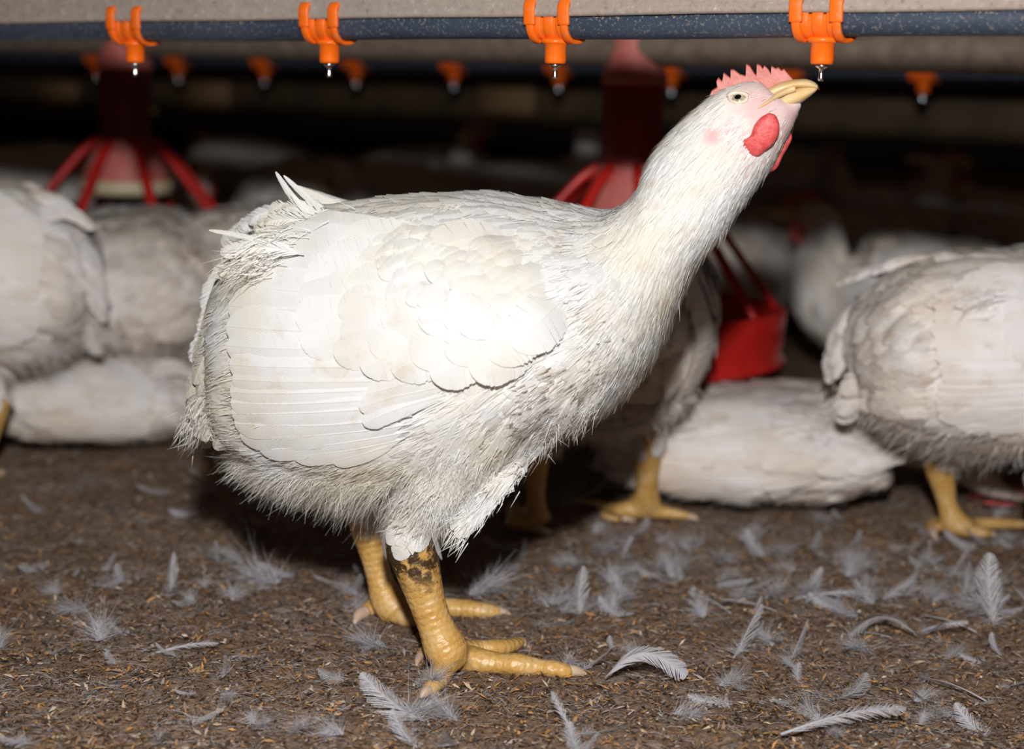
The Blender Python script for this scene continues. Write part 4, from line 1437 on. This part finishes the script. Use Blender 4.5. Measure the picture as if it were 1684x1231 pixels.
def make_hen(pose, sitting, seed):
    global rng
    rng = np.random.default_rng(seed)
    rows = MAIN_ROWS[:NB] + neck_rows(NECKS[pose])
    legs = [] if sitting else LEGS
    me, info = body_mesh(rows, legs, 0.0042, 5, 80, 0.010 if sitting else 0.006)
    reg = region_arrays(me, info)
    bvh = BVHTree.FromPolygons([tuple(c) for c in coords(me)], [tuple(p.vertices) for p in me.polygons])
    v, part, al, u, tan = reg
    pk = np.clip((u - (NB + 5.2)) / 2.0, 0, .45) * (u < 40)
    set_rmask(me, reg, pk, 0.5)
    spec = dict(hock_z=float(hp(690, 838)[2]), n=6000, dist=0.0150, len=0.040, hw=0.0125, off=0.0045, nb=7, neck_u=NB + .5, face_u=NB + 8.3, n_neck=4500, n_down=6500, n_fine=2500, dirt_shade_fn=lambda p: (0.55 * rng.random() ** 1.5 if p[0] < -.07 and p[2] < .165 else (0.25 * rng.random() ** 3)), neckw=1.4, downw=.0009, down_z=float(hp(500, 700)[2]), wing_mask=wing_mask)  # low rear feathers: brown stains plus shading under the vent, both put into colour
    pm = plumage_mesh(me, reg, bvh, spec).mesh('plumage')
    root = empty('hen', (0, 0, 0))
    bodies = [link('body', me, M_BODB, root), link('plumage', pm, M_FEB, root), link('wing', WING_ME.copy(), M_FEB, root), link('wing', WING_MF.copy(), M_FEB, root), link('tail', TAIL_LOW.copy(), M_FEB, root)]
    for b_ in bodies[2:]:
        b_.data.materials.clear(); b_.data.materials.append(M_FEB)
    P = NECKS[pose]
    a, b_ = hp(P[-4][0], P[-4][1]), hp(P[-2][0], P[-2][1])
    ang = math.atan2(b_[2] - a[2], b_[0] - a[0])
    T2 = (ang - H_REF[1], H_REF[0], np.array([a[0], a[2]]))
    link_head(root, T2)
    if sitting:
        for o in root.children:
            for q_ in [o] + list(o.children):
                drop(q_.data, 0.118)
    else:
        for c in CLAWS:
            link('claw', c, M_CLAW, root)
    return root
PROTO = {}
USED = set()
def place(kind, px, Y, yaw, label, scale=1.0, zs=1.0, group=None):
    pose, sit = kind
    if kind not in PROTO:
        PROTO[kind] = make_hen(pose, sit, 11 + len(PROTO))
    o = PROTO[kind] if kind not in USED else copy_tree(PROTO[kind])
    USED.add(kind)
    p = pt(px, 500, Y)
    o.location = (p.x, Y, 0)
    o.rotation_euler = (0, 0, math.radians(yaw))
    o.scale = (scale, scale, scale * zs)
    tag(o, label, 'chicken', group or 'hens of the flock behind the main hen')
    return o
EAT, UP, SIT, TUCK = ('eat', False), ('up', False), ('up', True), ('tuck', True)
SEAT = ('eat', True)
place(EAT, -75, 1.84, 184, 'dirty white hen at the left picture edge, rump turned to the right', .96, .95)
place(EAT, 222, 2.06, 97, 'white hen seen from behind, feeding under the left red feeder', .96, .80)
place(EAT, 425, 2.12, 70, "white hen just behind the main hen's tail, facing away", .92, .85)
place(SEAT, 120, 1.99, 178, 'white hen lying on the litter beneath the hen at the left edge', 1.0, .52)
place(EAT, 985, 1.67, 84, "white hen standing in the main hen's shadow behind her breast", .90, .97)
place(SEAT, 1275, 1.79, -4, 'white hen lying flat on the litter behind the main hen, at right', 1.08, .50)
place(EAT, 1694, 1.60, 4, 'dirty white hen cut by the right picture edge, standing', 1.02, .82)
place(TUCK, 1528, 2.40, 176, 'white hen facing left with a red comb, right of the red feeder pan', .98, 1.06)
place(EAT, 1190, 2.55, 62, "white hen feeding behind the right feeder's rib", .85, .80)
place(SIT, 375, 2.62, 115, 'dim white hen sitting beyond the left feeder', .9, 1.0)
place(EAT, 505, 2.75, 80, 'blurred white hen with raised rump beyond the tail spikes', .9, .95)
place(UP, 640, 3.35, 5, 'dim hen with raised head in the dark, left of centre', .80, .98)
place(UP, 60, 3.05, 15, 'dim brownish hen with raised head in the dark at far left', .85, 1.0)
place(SIT, 1390, 3.1, 20, 'dim hen in the dark above the hen with the red comb', 1.0, 1.0)
place(UP, 1640, 3.2, 160, 'dim hen with raised head in the dark at far right', .75, .95)
place(EAT, 830, 3.5, 30, "dim hen in the dark above the main hen's back", .85, .9)
fr_ = np.random.default_rng(5)
k = 0
for Y in (3.7, 4.3, 5.0):
    for px in np.linspace(-60, 1760, 8):
        k += 1
        kd_ = [EAT, SIT, SEAT, TUCK][int(fr_.integers(0, 4))]
        place(kd_, px + fr_.uniform(-60, 60), Y + fr_.uniform(-.2, .2), fr_.uniform(0, 360), 'indistinct hen in the dark far back of the shed', .9, .9, 'indistinct hens far back in the dark')
rng = np.random.default_rng(99)

# pale block in the gloom beside the right feeder tube
q_ = pt(966, 238, 2.9)
mb = MB()
lathe(mb, [(0.016, .001 - q_.z), (0.019, .01 - q_.z), (0.020, 0.015), (0.0185, 0.022), (0.010, 0.024)], 28)
o = link('plastic_tube', mb.mesh('plastic_tube', None), M_WHITEP, loc=q_)
tag(o, 'small pale upright tube in the gloom left of the right feeder tube', 'tube')

# ================================================================== loose feathers on the litter
def loose_mesh(kind, sd):
    global rng
    rng = np.random.default_rng(1000 + sd)
    mb = MB()
    if kind == 'contour':
        Ln, hw, n = 0.034, 0.0075, 8
        t = np.linspace(0, 1, n)
        P = np.stack([Ln * (t - .4), 0.004 * np.sin(t * 2), 0.009 * t ** 1.6 + 0.001], -1)
        vane(mb, P, np.tile([0, 0.35, .93], (n, 1)), hw, 60, gap=.30, fray=.5, droop=.3, shaft=.0003, sweep=.3, tipr=2.2)
        m_ = 90
        strands(mb, np.stack([rng.uniform(-.013, -.002, m_), rng.normal(0, .001, m_), np.full(m_, .001)], -1), np.stack([rng.normal(.2, .5, m_), rng.normal(0, 1, m_), np.abs(rng.normal(.2, .4, m_))], -1), .009, .0003)
    elif kind == 'quill':
        Ln, hw, n = 0.052, 0.0042, 9
        t = np.linspace(0, 1, n)
        P = np.stack([Ln * (t - .45), 0.003 * t ** 2, 0.003 + 0.005 * np.sin(t * 2.4)], -1)
        vane(mb, P, np.tile([0, -.5, .87], (n, 1)), hw, 60, gap=.4, fray=.6, droop=.2, shaft=.0007, sweep=.14, tipr=3)
    elif kind == 'down':
        m_ = 420
        az = rng.normal(0, .75, m_)
        D = np.stack([np.cos(az), np.sin(az), np.abs(rng.normal(.18, .3, m_))], -1)
        ro = rng.random(m_)
        strands(mb, np.stack([-.010 + .014 * ro, rng.normal(0, .0012, m_), .001 + .002 * ro], -1), D, .015 * rng.uniform(.35, 1.2, m_), .00042, bend=rng.normal(0, .45, (m_, 3)))
    else:   # curl
        Ln, hw, n = 0.055, 0.0085, 12
        t = np.linspace(0, 1, n)
        P = np.stack([0.056 * (t - .5), 0.006 * t, 0.001 + 0.021 * np.sin(math.pi * (t * .9 + .06))], -1)
        vane(mb, P, np.tile([-.1, -.6, .8], (n, 1)), hw, 52, gap=.12, fray=.28, droop=.25, shaft=.0005, sweep=.22)
    return mb.mesh('loose_feather')
LM = [loose_mesh('contour', i) for i in range(4)] + [loose_mesh('quill', 4), loose_mesh('quill', 5)] + [loose_mesh('down', i) for i in range(6, 10)] + [loose_mesh('curl', 10)]
for q_ in LM:
    q_.materials.append(M_LOOSE)
def loose(mi, px, py, yaw, scale, label, pitch=0.0, group='loose feathers on the litter', roll=0.0):
    o = bpy.data.objects.new('loose_feather', LM[mi])
    COL.objects.link(o)
    p = onz(px, py)
    o.location = (p.x, p.y, float(floor_z(p.x, p.y)) + .0006 + 0.012 * scale * max(0, math.sin(pitch)))
    o.rotation_euler = (roll, -pitch, math.radians(yaw))
    o.scale = (scale,) * 3
    tag(o, label, 'feather', group)
    return o
loose(10, 1062, 1128, -10, 1.0, "curled pale feather arching up beside the near foot's front claw", 0.1)
loose(0, 1232, 1078, 40, 1.35, 'grey frond-like feather leaning up, right of the curled feather', 0.55)
loose(4, 1365, 997, 2, 1.25, 'straight pale quill lying flat below the lying hen', 0.0)
loose(2, 1632, 1030, 80, 1.6, 'fluffy pale feather standing upright near the right picture edge', 1.15)
loose(5, 1380, 1212, 13, 1.7, 'long bright white quill lying at the bottom right', 0.06)
loose(1, 655, 1178, 150, 1.5, 'fluffy grey feather below the near foot', 0.25)
loose(8, 690, 1178, 10, 1.2, 'ragged grey down tuft just below the claws of the near foot', 0.1)
loose(6, 1200, 1122, 20, .8, 'small bright white curl of down between the curled feather and the quill', 0.2)
loose(3, 288, 975, 75, .9, 'small pale feather standing on edge at left', 0.9)
loose(7, 430, 955, 170, 1.5, 'matted pale down tuft at the edge of the hen shadow', .1)
loose(9, 800, 985, 20, 1.5, 'pale fluffy tuft behind the far foot toe', .2)
loose(0, 960, 1005, 70, 1.2, 'pale pointed feather standing right of the feet', .8)
loose(9, 610, 1065, 200, 1.1, 'grey tuft under the raised claw of the far foot', .1)
loose(2, 1400, 1150, -70, 1.0, 'narrow feather with ribbed vane leaning right of centre', .6)
loose(10, 1450, 1055, 175, .9, 'bent grey feather in the litter at lower right', 0.0)
loose(4, 300, 1082, 12, .9, 'thin bright quill lying in the litter at lower left', .05)
loose(1, 975, 1105, 10, .8, "pale feather caught at the near foot's front claw tip", .3)
lr = np.random.default_rng(21)
KINDL = [('small pale vaned feather scattered on the brown litter', 'small feathers scattered on the litter')] * 4 + [('thin pale quill scattered on the brown litter', 'thin quills scattered on the litter')] * 2 + [('small wispy down tuft scattered on the brown litter', 'down tufts scattered on the litter')] * 4
cnt = 0
while cnt < 235:
    py = 1231 - (1231 - 800) * lr.random() ** 0.9
    px = lr.uniform(-20, 1710)
    if cnt >= 165:
        px, py = lr.uniform(900, 1710), lr.uniform(880, 1010)
    elif lr.random() > (0.35 + 0.65 * px / 1684 if py < 1150 else .7):
        continue
    if 560 < px < 900 and 960 < py < 1130 and lr.random() < .7:
        continue
    p = onz(px, py)
    mi = int(lr.choice([0, 1, 2, 3, 4, 5, 6, 7, 8, 9], p=[.13, .13, .13, .13, .04, .04, .1, .1, .1, .1]))
    loose(mi, px, py, lr.uniform(0, 360), lr.uniform(.45, 1.05), KINDL[mi][0], max(0, lr.normal(.12, .25)), KINDL[mi][1], lr.normal(0, .4))
    cnt += 1
